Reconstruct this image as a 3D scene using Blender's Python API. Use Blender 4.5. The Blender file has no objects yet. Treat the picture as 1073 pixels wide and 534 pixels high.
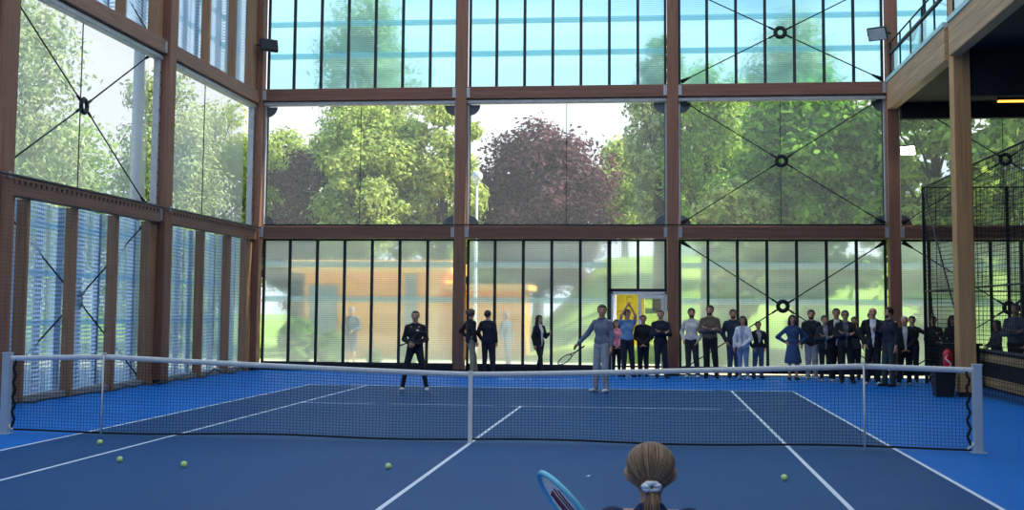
import bpy, math, random
import numpy as np
from mathutils import Vector, Matrix

C = bpy.context.scene.collection
PI = math.pi

# ------------------------------------------------------------------ helpers
def s2l(c):
    return tuple(((v / 255.0) / 12.92 if v / 255.0 <= 0.04045 else ((v / 255.0 + 0.055) / 1.055) ** 2.4) for v in c) + (1.0,)

def tag(o, label=None, cat=None, group=None, kind=None):
    if label: o['label'] = label
    if cat: o['category'] = cat
    if group: o['group'] = group
    if kind: o['kind'] = kind
    return o

def thing(name, label, cat, loc=(0, 0, 0), rz=0.0, group=None, kind=None):
    o = bpy.data.objects.new(name, None)
    o.empty_display_size = 0.2
    C.objects.link(o)
    o.location = loc
    o.rotation_euler = (0, 0, rz)
    return tag(o, label, cat, group, kind)

def link_mesh(name, me, mats, parent=None, loc=None):
    for m in (mats if isinstance(mats, (list, tuple)) else [mats]):
        me.materials.append(m)
    o = bpy.data.objects.new(name, me)
    C.objects.link(o)
    if parent is not None: o.parent = parent
    if loc is not None: o.location = loc
    return o

class MB:
    def __init__(self):
        self.v, self.f, self.m, self.s = [], [], [], []
    def add(self, vs, fs, mat=0, smooth=False):
        b = len(self.v)
        self.v.extend(tuple(float(c) for c in p) for p in vs)
        for f in fs:
            self.f.append(tuple(b + i for i in f)); self.m.append(mat); self.s.append(smooth)
    def box(self, x0, x1, y0, y1, z0, z1, mat=0):
        vs = [(x, y, z) for z in (z0, z1) for y in (y0, y1) for x in (x0, x1)]
        self.add(vs, [(0, 2, 3, 1), (4, 5, 7, 6), (0, 1, 5, 4), (2, 6, 7, 3), (0, 4, 6, 2), (1, 3, 7, 5)], mat)
    def cbox(self, x0, x1, y0, y1, z0, z1, c=0.012, mat=0):
        """box whose long edges are chamfered (long axis is found by itself)"""
        d = (x1 - x0, y1 - y0, z1 - z0)
        ax = d.index(max(d))
        lo, hi = (x0, y0, z0), (x1, y1, z1)
        a, b = [i for i in range(3) if i != ax]
        pr = [(lo[a] + c, lo[b]), (hi[a] - c, lo[b]), (hi[a], lo[b] + c), (hi[a], hi[b] - c),
              (hi[a] - c, hi[b]), (lo[a] + c, hi[b]), (lo[a], hi[b] - c), (lo[a], lo[b] + c)]
        vs = []
        for e in (lo[ax], hi[ax]):
            for p in pr:
                q = [0, 0, 0]; q[ax] = e; q[a] = p[0]; q[b] = p[1]; vs.append(q)
        fs = [(i, (i + 1) % 8, 8 + (i + 1) % 8, 8 + i) for i in range(8)] + [tuple(range(7, -1, -1)), tuple(range(8, 16))]
        if ax == 1:
            fs = [tuple(reversed(f)) for f in fs]
        self.add(vs, fs, mat)
    def quad(self, a, b, c, d, mat=0):
        self.add([a, b, c, d], [(0, 1, 2, 3)], mat)
    def tube(self, pts, r, n=6, mat=0, cap=True, smooth=True):
        pts = [Vector(p) for p in pts]
        rs = r if isinstance(r, (list, tuple)) else [r] * len(pts)
        vs = []
        t0 = (pts[1] - pts[0]).normalized()
        up = Vector((0, 0, 1)) if abs(t0.z) < 0.9 else Vector((1, 0, 0))
        u = t0.cross(up).normalized()
        for i, p in enumerate(pts):
            t = (pts[min(i + 1, len(pts) - 1)] - pts[max(i - 1, 0)]).normalized()
            u = (u - t * u.dot(t)).normalized()
            w = t.cross(u)
            for k in range(n):
                a = 2 * PI * k / n
                vs.append(p + (u * math.cos(a) + w * math.sin(a)) * rs[i])
        fs = []
        for i in range(len(pts) - 1):
            for k in range(n):
                k2 = (k + 1) % n
                fs.append((i * n + k, i * n + k2, (i + 1) * n + k2, (i + 1) * n + k))
        if cap:
            fs.append(tuple(range(n - 1, -1, -1)))
            b = (len(pts) - 1) * n
            fs.append(tuple(b + k for k in range(n)))
        self.add(vs, fs, mat, smooth)
    def torus(self, c, ax_u, ax_v, R, r, n=24, m=8, mat=0, flat=1.0):
        c, u, v = Vector(c), Vector(ax_u).normalized(), Vector(ax_v).normalized()
        w = u.cross(v)
        vs, fs = [], []
        for i in range(n):
            a = 2 * PI * i / n
            d = u * math.cos(a) + v * math.sin(a)
            for k in range(m):
                b = 2 * PI * k / m
                vs.append(c + d * (R + r * math.cos(b)) + w * r * flat * math.sin(b))
        for i in range(n):
            for k in range(m):
                i2, k2 = (i + 1) % n, (k + 1) % m
                fs.append((i * m + k, i2 * m + k, i2 * m + k2, i * m + k2))
        self.add(vs, fs, mat, True)
    def sphere(self, c, r, n=12, m=8, mat=0, sc=(1, 1, 1)):
        vs, fs = [(c[0], c[1], c[2] + r * sc[2])], []
        for i in range(1, m):
            t = PI * i / m
            for k in range(n):
                a = 2 * PI * k / n
                vs.append((c[0] + r * sc[0] * math.sin(t) * math.cos(a), c[1] + r * sc[1] * math.sin(t) * math.sin(a), c[2] + r * sc[2] * math.cos(t)))
        vs.append((c[0], c[1], c[2] - r * sc[2]))
        for k in range(n):
            fs.append((0, 1 + k, 1 + (k + 1) % n))
            for i in range(m - 2):
                a = 1 + i * n
                fs.append((a + k, a + n + k, a + n + (k + 1) % n, a + (k + 1) % n))
            a = 1 + (m - 2) * n
            fs.append((a + k, len(vs) - 1, a + (k + 1) % n))
        self.add(vs, fs, mat, True)
    def lathe(self, prof, c=(0, 0, 0), n=20, mat=0):
        vs, fs = [], []
        for r, z in prof:
            for k in range(n):
                a = 2 * PI * k / n
                vs.append((c[0] + r * math.cos(a), c[1] + r * math.sin(a), c[2] + z))
        for i in range(len(prof) - 1):
            for k in range(n):
                k2 = (k + 1) % n
                fs.append((i * n + k, i * n + k2, (i + 1) * n + k2, (i + 1) * n + k))
        self.add(vs, fs, mat, True)
        self.add(vs[:n], [tuple(range(n - 1, -1, -1))], mat)
        self.add(vs[-n:], [tuple(range(n))], mat)
    def build(self, name, mats, parent=None, loc=None):
        me = bpy.data.meshes.new(name)
        me.from_pydata(self.v, [], self.f)
        me.polygons.foreach_set('material_index', self.m)
        me.polygons.foreach_set('use_smooth', self.s)
        me.update()
        return link_mesh(name, me, mats, parent, loc)

# ------------------------------------------------------------------ materials
class NT:
    def __init__(self, name):
        self.mat = bpy.data.materials.new(name)
        self.mat.use_nodes = True
        self.t = self.mat.node_tree
        self.t.nodes.clear()
        self.out = self.n('ShaderNodeOutputMaterial')
    def n(self, typ, **kw):
        nd = self.t.nodes.new(typ)
        for k, v in kw.items(): setattr(nd, k, v)
        return nd
    def l(self, a, b): self.t.links.new(a, b)
    def coord(self, which='Object', scale=(1, 1, 1)):
        tc = self.n('ShaderNodeTexCoord'); mp = self.n('ShaderNodeMapping')
        mp.inputs['Scale'].default_value = scale
        self.l(tc.outputs[which], mp.inputs['Vector'])
        return mp.outputs['Vector']
    def noise(self, vec, scale=5, detail=3, rough=0.5):
        nd = self.n('ShaderNodeTexNoise')
        nd.inputs['Scale'].default_value = scale; nd.inputs['Detail'].default_value = detail; nd.inputs['Roughness'].default_value = rough
        if vec is not None: self.l(vec, nd.inputs['Vector'])
        return nd.outputs['Fac']
    def ramp(self, fac, stops):
        nd = self.n('ShaderNodeValToRGB')
        e = nd.color_ramp.elements
        e[0].position, e[0].color = stops[0]
        e[1].position, e[1].color = stops[-1]
        for p, c in stops[1:-1]:
            x = e.new(p); x.color = c
        self.l(fac, nd.inputs['Fac'])
        return nd.outputs['Color']
    def math(self, op, a, b=None):
        nd = self.n('ShaderNodeMath', operation=op)
        for i, x in enumerate((a, b)):
            if x is None: continue
            if isinstance(x, (int, float)): nd.inputs[i].default_value = x
            else: self.l(x, nd.inputs[i])
        return nd.outputs[0]
    def mix(self, a, b, fac):
        nd = self.n('ShaderNodeMixShader')
        if isinstance(fac, (int, float)): nd.inputs[0].default_value = fac
        else: self.l(fac, nd.inputs[0])
        self.l(a, nd.inputs[1]); self.l(b, nd.inputs[2])
        return nd.outputs[0]
    def bsdf(self, typ, col=None, **inp):
        nd = self.n(typ)
        if col is not None:
            k = 'Base Color' if 'Base Color' in nd.inputs else 'Color'
            if isinstance(col, tuple): nd.inputs[k].default_value = col
            else: self.l(col, nd.inputs[k])
        for k, v in inp.items():
            k = k.replace('_', ' ')
            if isinstance(v, (int, float, tuple)): nd.inputs[k].default_value = v
            else: self.l(v, nd.inputs[k])
        return nd.outputs[0]
    def bump(self, h, strength=0.3, dist=0.01):
        nd = self.n('ShaderNodeBump'); nd.inputs['Strength'].default_value = strength; nd.inputs['Distance'].default_value = dist
        self.l(h, nd.inputs['Height'])
        return nd.outputs[0]
    def done(self, sh):
        self.l(sh, self.out.inputs['Surface']); return self.mat

def shade(c, f): return tuple(min(1, v * f) for v in c[:3]) + (1,)

def m_plain(name, rgb, rough=0.5, metal=0.0, var=0.12, scale=8):
    t = NT(name); c = s2l(rgb)
    v = t.ramp(t.noise(t.coord(), scale), [(0.3, shade(c, 1 - var)), (0.7, shade(c, 1 + var))])
    return t.done(t.bsdf('ShaderNodeBsdfPrincipled', v, Roughness=rough, Metallic=metal))

def m_wood(name, rgb, axis='Z', grain=1.0):
    t = NT(name); c = s2l(rgb)
    sc = {'Z': (9, 9, .35), 'X': (.35, 9, 9), 'Y': (9, .35, 9)}[axis]
    lam = {'Z': (0.2, 0.2, .1), 'X': (0.15, .3, 14), 'Y': (.3, .15, 14)}[axis]
    g = t.noise(t.coord('Object', sc), 2.2, 6, .6)
    col = t.ramp(g, [(0.28, shade(c, 1 - .30 * grain)), (0.5, c), (0.72, shade(c, 1 + .25 * grain))])
    big = t.noise(t.coord('Object', lam), 1.0, 1)
    mx = t.n('ShaderNodeMix', data_type='RGBA', blend_type='MULTIPLY')
    mx.inputs[0].default_value = 0.55
    t.l(col, mx.inputs[6]); t.l(t.ramp(big, [(0.35, (.72, .68, .66, 1)), (0.65, (1.1, 1.08, 1.05, 1))]), mx.inputs[7])
    return t.done(t.bsdf('ShaderNodeBsdfPrincipled', mx.outputs[2], Roughness=.62, Normal=t.bump(g, .25, .004)))

def m_poly(name, pitch, tint, dif, haze, axis='Z', contrast=.35, blur=.75):
    """fluted translucent polycarbonate: blurred see-through plus scattered light"""
    t = NT(name)
    w = t.n('ShaderNodeTexWave', wave_type='BANDS', bands_direction=axis)
    w.inputs['Scale'].default_value = 2 * PI / (20 * pitch)
    w.inputs['Distortion'].default_value = 0.6; w.inputs['Detail'].default_value = 1; w.inputs['Detail Scale'].default_value = .3
    tc = t.n('ShaderNodeTexCoord'); t.l(tc.outputs['Object'], w.inputs['Vector'])
    patch = t.noise(t.coord('Object', (.35, .35, .8)), 1.0, 2)
    fac = t.math('ADD', t.math('MULTIPLY', w.outputs['Fac'], contrast), haze)
    fac = t.math('ADD', fac, t.math('MULTIPLY', t.math('SUBTRACT', patch, .5), .3))
    fac = t.math('MINIMUM', t.math('MAXIMUM', fac, .03), .92)
    clear = t.mix(t.bsdf('ShaderNodeBsdfRefraction', tint, Roughness=blur, IOR=1.035), t.bsdf('ShaderNodeBsdfTransparent', tint), .45)
    milk = t.mix(t.bsdf('ShaderNodeBsdfTranslucent', dif), t.bsdf('ShaderNodeBsdfDiffuse', shade(dif, .8)), .12)
    return t.done(t.mix(clear, milk, fac))

def m_glass(name, tint, haze, hazecol):
    t = NT(name)
    a = t.bsdf('ShaderNodeBsdfTransparent', tint)
    b = t.mix(t.bsdf('ShaderNodeBsdfTranslucent', hazecol), t.bsdf('ShaderNodeBsdfDiffuse', hazecol), .5)
    base = t.mix(a, b, haze)
    fr = t.n('ShaderNodeFresnel'); fr.inputs['IOR'].default_value = 1.35
    return t.done(t.mix(base, t.bsdf('ShaderNodeBsdfGlossy', (1, 1, 1, 1), Roughness=.05), t.math('MULTIPLY', fr.outputs[0], .5)))

def m_leaf(name, rgb, var=.5, trans=.45):
    t = NT(name); c = s2l(rgb)
    g = t.n('ShaderNodeNewGeometry')
    col = t.ramp(g.outputs['Random Per Island'], [(0, shade(c, 1 - var)), (.6, c), (1, shade(c, 1 + var))])
    return t.done(t.mix(t.bsdf('ShaderNodeBsdfDiffuse', col), t.bsdf('ShaderNodeBsdfTranslucent', col), trans))

def m_emit(name, rgb, s):
    t = NT(name)
    return t.done(t.bsdf('ShaderNodeEmission', s2l(rgb), Strength=s))

_cl = {}
def cloth(rgb):
    if rgb not in _cl:
        t = NT('cloth_%d_%d_%d' % rgb); c = s2l(rgb)
        v = t.coord()
        col = t.ramp(t.noise(v, 9, 3), [(0.3, shade(c, .78)), (0.7, shade(c, 1.2))])
        _cl[rgb] = t.done(t.bsdf('ShaderNodeBsdfPrincipled', col, Roughness=.85, Normal=t.bump(t.noise(v, 14, 2), .35, .02)))
    return _cl[rgb]

_sk = {}
def skin(rgb):
    if rgb not in _sk:
        t = NT('skin_%d_%d_%d' % rgb); c = s2l(rgb)
        col = t.ramp(t.noise(t.coord(), 25, 2), [(0.3, shade(c, .92)), (0.7, shade(c, 1.08))])
        _sk[rgb] = t.done(t.bsdf('ShaderNodeBsdfPrincipled', col, Roughness=.5, Subsurface_Weight=.08))
    return _sk[rgb]

_hr = {}
def hairmat(rgb):
    if rgb not in _hr:
        t = NT('hair_%d_%d_%d' % rgb); c = s2l(rgb)
        col = t.ramp(t.noise(t.coord('Object', (60, 60, 6)), 1, 3), [(0.3, shade(c, .6)), (0.7, shade(c, 1.35))])
        _hr[rgb] = t.done(t.bsdf('ShaderNodeBsdfPrincipled', col, Roughness=.45))
    return _hr[rgb]

WOOD_V = m_wood('glulam_vertical', (138, 96, 76), 'Z')
WOOD_X = m_wood('glulam_along_x', (128, 88, 72), 'X')
WOOD_Y = m_wood('glulam_along_y', (140, 104, 86), 'Y')
WOOD_FIN = m_wood('timber_fin', (158, 116, 84), 'Z')
WOOD_PALE = m_wood('pale_timber', (196, 154, 104), 'Z')
WOOD_PALE_Y = m_wood('pale_timber_along_y', (176, 146, 112), 'Y')
STEEL_DARK = m_plain('dark_steel', (38, 42, 46), .45, .6)
STEEL_GREY = m_plain('grey_steel', (176, 178, 180), .45, .3)
ALU_DARK = m_plain('anthracite_aluminium', (30, 40, 46), .45, .3)
BLACK = m_plain('black_plastic', (18, 19, 21), .5)
NAVY_PAINT = m_plain('navy_paint', (24, 27, 34), .8)
WHITE = m_plain('white_paint', (232, 236, 236), .5, 0, .04)
POST_GREY = m_plain('net_post_grey', (188, 200, 206), .35, .2, .05)
NET_BLACK = m_plain('black_net_cord', (14, 16, 20), .8)
TAPE = m_plain('white_tape', (226, 228, 226), .7, 0, .06, 30)
POLY = m_poly('polycarbonate_end_wall', .055, (.84, .97, .99, 1), (.86, 1.0, 1.0, 1), .17, contrast=.26, blur=.5)
POLY_UP = m_poly('polycarbonate_upper', .06, (.50, .86, .97, 1), (.60, .92, 1.0, 1), .16, contrast=.3, blur=.5)
POLY_SIDE = m_poly('polycarbonate_side_wall', .085, (.68, .84, .96, 1), (.66, .80, .92, 1), .30, contrast=.7, blur=.8)
GLASS = m_glass('screened_glass', (.88, .91, .87, 1), .16, (.75, .78, .78, 1))
GLASS_SIDE = m_glass('screened_glass_side', (.86, .88, .84, 1), .34, (.80, .80, .78, 1))
GLASS_RAIL = m_glass('railing_glass', (.72, .86, .9, 1), .15, (.6, .75, .8, 1))
EXPOSURE, SKY, SUN = 0.9, 1.0, 5.4
ROOF_RGB, WALL_RGB = (200, 205, 210), (150, 155, 160)

# ------------------------------------------------------------------ camera
cam = bpy.data.cameras.new('camera')
cam.sensor_width = 36.0
cam.lens = 1297.6 / 1073 * 36
cam.shift_y = -46.6 / 1073
cam.clip_end = 500
co = bpy.data.objects.new('camera', cam)
C.objects.link(co)
R_ = ((0.99374442, 0.11141795, 0.00762018), (0.00143387, -0.08095695, 0.99671657), (-0.11166902, 0.9904706, 0.08061027))
mw = Matrix.Identity(4)
for i in range(3):
    mw[i][0] = R_[0][i]; mw[i][1] = R_[1][i]; mw[i][2] = -R_[2][i]
mw[0][3], mw[1][3], mw[2][3] = 2.3576, -16.2254, 1.7273
co.matrix_world = mw
bpy.context.scene.camera = co
sc = bpy.context.scene
sc.view_settings.view_transform = 'Standard'
sc.view_settings.look = 'None'
sc.view_settings.exposure = EXPOSURE
sc.view_settings.gamma = 1
sc.view_settings.use_curve_mapping = False
sc.cycles.transparent_max_bounces = 24
sc.cycles.max_bounces = 10
sc.cycles.sample_clamp_indirect = 6.0

# ------------------------------------------------------------------ sky and sun
w = bpy.data.worlds.new('sky'); sc.world = w; w.use_nodes = True
nt = w.node_tree; nt.nodes.clear()
def wn(t, **k):
    n = nt.nodes.new(t)
    for a, b in k.items(): setattr(n, a, b)
    return n
tc = wn('ShaderNodeTexCoord'); mp = wn('ShaderNodeMapping'); mp.inputs['Scale'].default_value = (1.0, 1.0, 2.6)
mp.inputs['Location'].default_value = (3.1, .4, .2)
nt.links.new(tc.outputs['Generated'], mp.inputs['Vector'])
nz = wn('ShaderNodeTexNoise'); nz.inputs['Scale'].default_value = 2.6; nz.inputs['Detail'].default_value = 7; nz.inputs['Roughness'].default_value = .55
nt.links.new(mp.outputs['Vector'], nz.inputs['Vector'])
rp = wn('ShaderNodeValToRGB'); e = rp.color_ramp.elements
e[0].position, e[0].color = .40, (.13, .36, .74, 1)
e[1].position, e[1].color = .56, (.74, .77, .82, 1)
sx = wn('ShaderNodeSeparateXYZ'); nt.links.new(tc.outputs['Generated'], sx.inputs[0])
mr = wn('ShaderNodeMapRange'); mr.inputs[1].default_value = .08; mr.inputs[2].default_value = .26; mr.inputs[3].default_value = .16; mr.inputs[4].default_value = -.08
nt.links.new(sx.outputs[2], mr.inputs[0])
ad = wn('ShaderNodeMath', operation='ADD'); nt.links.new(nz.outputs['Fac'], ad.inputs[0]); nt.links.new(mr.outputs[0], ad.inputs[1])
nt.links.new(ad.outputs[0], rp.inputs['Fac'])
bg = wn('ShaderNodeBackground'); bg.inputs['Strength'].default_value = SKY
nt.links.new(rp.outputs['Color'], bg.inputs['Color'])
wo = wn('ShaderNodeOutputWorld'); nt.links.new(bg.outputs[0], wo.inputs[0])
sl = bpy.data.lights.new('sun', 'SUN'); sl.energy = SUN; sl.angle = math.radians(1.5); sl.color = (1, .95, .86)
so = bpy.data.objects.new('sun', sl); C.objects.link(so)
so.rotation_euler = Vector((-.72, -.10, -.69)).to_track_quat('-Z', 'Y').to_euler()
so.location = (20, -20, 30)

# ------------------------------------------------------------------ floor (one mesh, painted court)
def court_mat(name, rgb, rough=.5):
    t = NT(name); c = s2l(rgb)
    v = t.coord()
    a = t.noise(v, .35, 4); b = t.noise(v, 160, 2)
    col = t.ramp(a, [(.3, shade(c, .93)), (.7, shade(c, 1.07))])
    return t.done(t.bsdf('ShaderNodeBsdfPrincipled', col, Roughness=rough, Specular_IOR_Level=.12, Normal=t.bump(b, .12, .002)))
M_OUT = court_mat('court_bright_blue', (10, 112, 200))
M_IN = court_mat('court_navy', (22, 76, 128))
M_LINE = court_mat('court_line_white', (222, 232, 242), .6)
D, S = 5.485, 4.115
def court_at(x, y):
    ax, ay = abs(x), abs(y)
    hw = .025
    if ay <= 11.885 and D - .05 <= ax <= D: return 2
    if ay <= 11.885 and S - hw <= ax <= S + hw: return 2
    if ax <= D and 11.885 - .09 <= ay <= 11.885: return 2
    if ax <= S and 6.4 - hw <= ay <= 6.4 + hw: return 2
    if ax <= hw and ay <= 6.4: return 2
    if ax <= hw and 11.7 <= ay <= 11.885: return 2
    return 1 if ax <= D and ay <= 11.885 else 0
xs = [D, D - .05, S - .025, S + .025, .025]; xs = sorted(set([-9.2, 15.2] + xs + [-v for v in xs]))
ys = [11.885, 11.795, 11.7, 6.375, 6.425]; ys = sorted(set([-19.2, 18.3, 0.0] + ys + [-v for v in ys]))
mb = MB()
for i in range(len(xs) - 1):
    for j in range(len(ys) - 1):
        mb.quad((xs[i], ys[j], 0), (xs[i + 1], ys[j], 0), (xs[i + 1], ys[j + 1], 0), (xs[i], ys[j + 1], 0), court_at((xs[i] + xs[i + 1]) / 2, (ys[j] + ys[j + 1]) / 2))
mb.box(-9.2, 15.2, -19.2, 18.3, -.12, -.002, 0)
random.seed(4)
# worn white lettering painted on the run-off, too small and worn to read
for x0, x1 in ((-1.50, -1.14), (-.92, -.86), (-.72, -.66), (-.52, -.42), (-.22, .0), (.12, .42)):
    x = x0
    while x < x1:
        wd = random.uniform(.035, .06)
        y0 = 15.2 + random.uniform(0, .1); y1 = 15.42 - random.uniform(0, .08)
        mb.quad((x, y0, .001), (x + wd, y0, .001), (x + wd, y1, .001), (x, y1, .001), 2)
        x += wd + random.uniform(.015, .03)
floor = mb.build('floor', [M_OUT, M_IN, M_LINE])
tag(floor, 'blue hard court floor with navy playing area and white lines', 'floor', kind='structure')

# ------------------------------------------------------------------ timber frame
BX = [-8.85, -2.95, 2.95, 8.85, 14.75]
LY = [-17.6, -10.4, -3.2, 4.0, 11.2, 18.0]
GY = [-16.9, -9.9, -2.9, 4.1, 11.0, 18.0]
TOP = 11.2
def struct(o, label, cat, group=None): return tag(o, label, cat, group, 'structure')
def column(x0, x1, y0, y1, z1, label, group, mat=WOOD_V, plates=()):
    mb = MB(); mb.cbox(x0, x1, y0, y1, 0, z1, .012)
    o = mb.build('column', mat)
    struct(o, label, 'column', group)
    if plates:
        p = MB()
        for (a, b, c, d, e, f) in plates: p.cbox(a, b, c, d, e, f, .004)
        p.build('bracket_plate', STEEL_GREY, o)
    b = MB(); b.box(x0 - .006, x1 + .006, y0 - .006, y1 + .006, 0, .10); b.build('column_foot', STEEL_DARK, o)
    return o
for i, x in enumerate(BX):
    w2 = .15
    pl = []
    for z in (3.76, 7.69):
        for s in (-1, 1):
            pl.append((x + s * w2 if s > 0 else x - w2 - .1, x + w2 + .1 if s > 0 else x - w2, 17.855, 17.878, z, z + .28))
    column(x - w2, x + w2, 17.82, 18.16, TOP, ['brown glulam corner column where the end wall meets the slatted side wall', 'brown glulam column of the end wall beside the orange cabin view', 'brown glulam column of the end wall beside the glazed door', 'brown glulam column of the end wall carrying the gallery', 'brown glulam end wall column under the gallery'][i], 'glulam columns of the end wall', plates=pl)
for y in LY[:-1]:
    column(-8.98, -8.70, y - .2, y + .2, TOP, 'brown glulam column of the slatted side wall', 'glulam columns of the side wall',
           plates=[(-8.98, -8.76, y - .33, y - .21, z, z + .26) for z in (3.72, 7.6)] + [(-8.69, -8.66, y - .05, y + .05, z, z + .12) for z in (3.95,)])
for y in GY[:-1]:
    column(8.78, 9.13, y - .2, y + .2, TOP, 'pale glulam column carrying the gallery edge beam', 'glulam columns of the gallery', mat=WOOD_PALE)
def beam(b, label, group, mat):
    mb = MB(); mb.cbox(*b, .012)
    return struct(mb.build('beam', mat), label, 'beam', group)
for i in range(4):
    for z in (3.73, 7.66, 10.85):
        beam((BX[i] + .152, BX[i + 1] - .152, 17.88, 18.12, z, z + .34), 'brown glulam rail of the end wall between two columns', 'rails of the end wall', WOOD_X)
for i in range(5):
    for z in (3.68, 7.58, 10.85):
        beam((-9.0, -8.78, LY[i] + .202, LY[i + 1] - .202 if i < 4 else 17.81, z, z + .34), 'brown glulam rail of the slatted side wall between two columns', 'rails of the side wall', WOOD_Y)
# scalloped dark flashing along the lower side rail
for i in range(5):
    y0, y1 = LY[i] + .2, (LY[i + 1] - .2 if i < 4 else 17.8)
    mb = MB(); mb.box(-9.0, -8.76, y0, y1, 4.022, 4.06)
    y = y0 + .1
    while y < y1 - .05:
        mb.box(-8.778, -8.77, y, y + .06, 3.90, 3.97); y += .2
    struct(mb.build('trim', STEEL_DARK), 'dark metal flashing with clips on the lower rail of the side wall', 'trim', 'flashings of the side wall')
# slender timber fins of the side wall
FIN = [[LY[i] + .42 + 1.59 * k for k in range(5)] for i in range(3)] + [[4.4, 5.1, 7.0, 8.9, 10.79], [11.72, 14.0, 16.0, 17.6]]
n = 0
for lvl, (z0, z1) in enumerate(((0, 3.68), (7.92, 10.85))):
    for i in range(5):
        y0 = LY[i]; y1 = LY[i + 1]
        for y in FIN[i]:
            mb = MB(); hw_ = .19 if y in (FIN[i][0], FIN[i][-1]) else .05; mb.cbox(-9.10, -8.88, y - hw_, y + hw_, z0, z1, .006)
            struct(mb.build('pillar', WOOD_FIN), 'slender upright timber fin of the %s side wall' % ('lower' if lvl == 0 else 'upper'), 'timber fin', 'fins of the %s side wall' % ('lower' if lvl == 0 else 'upper'))

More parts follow.
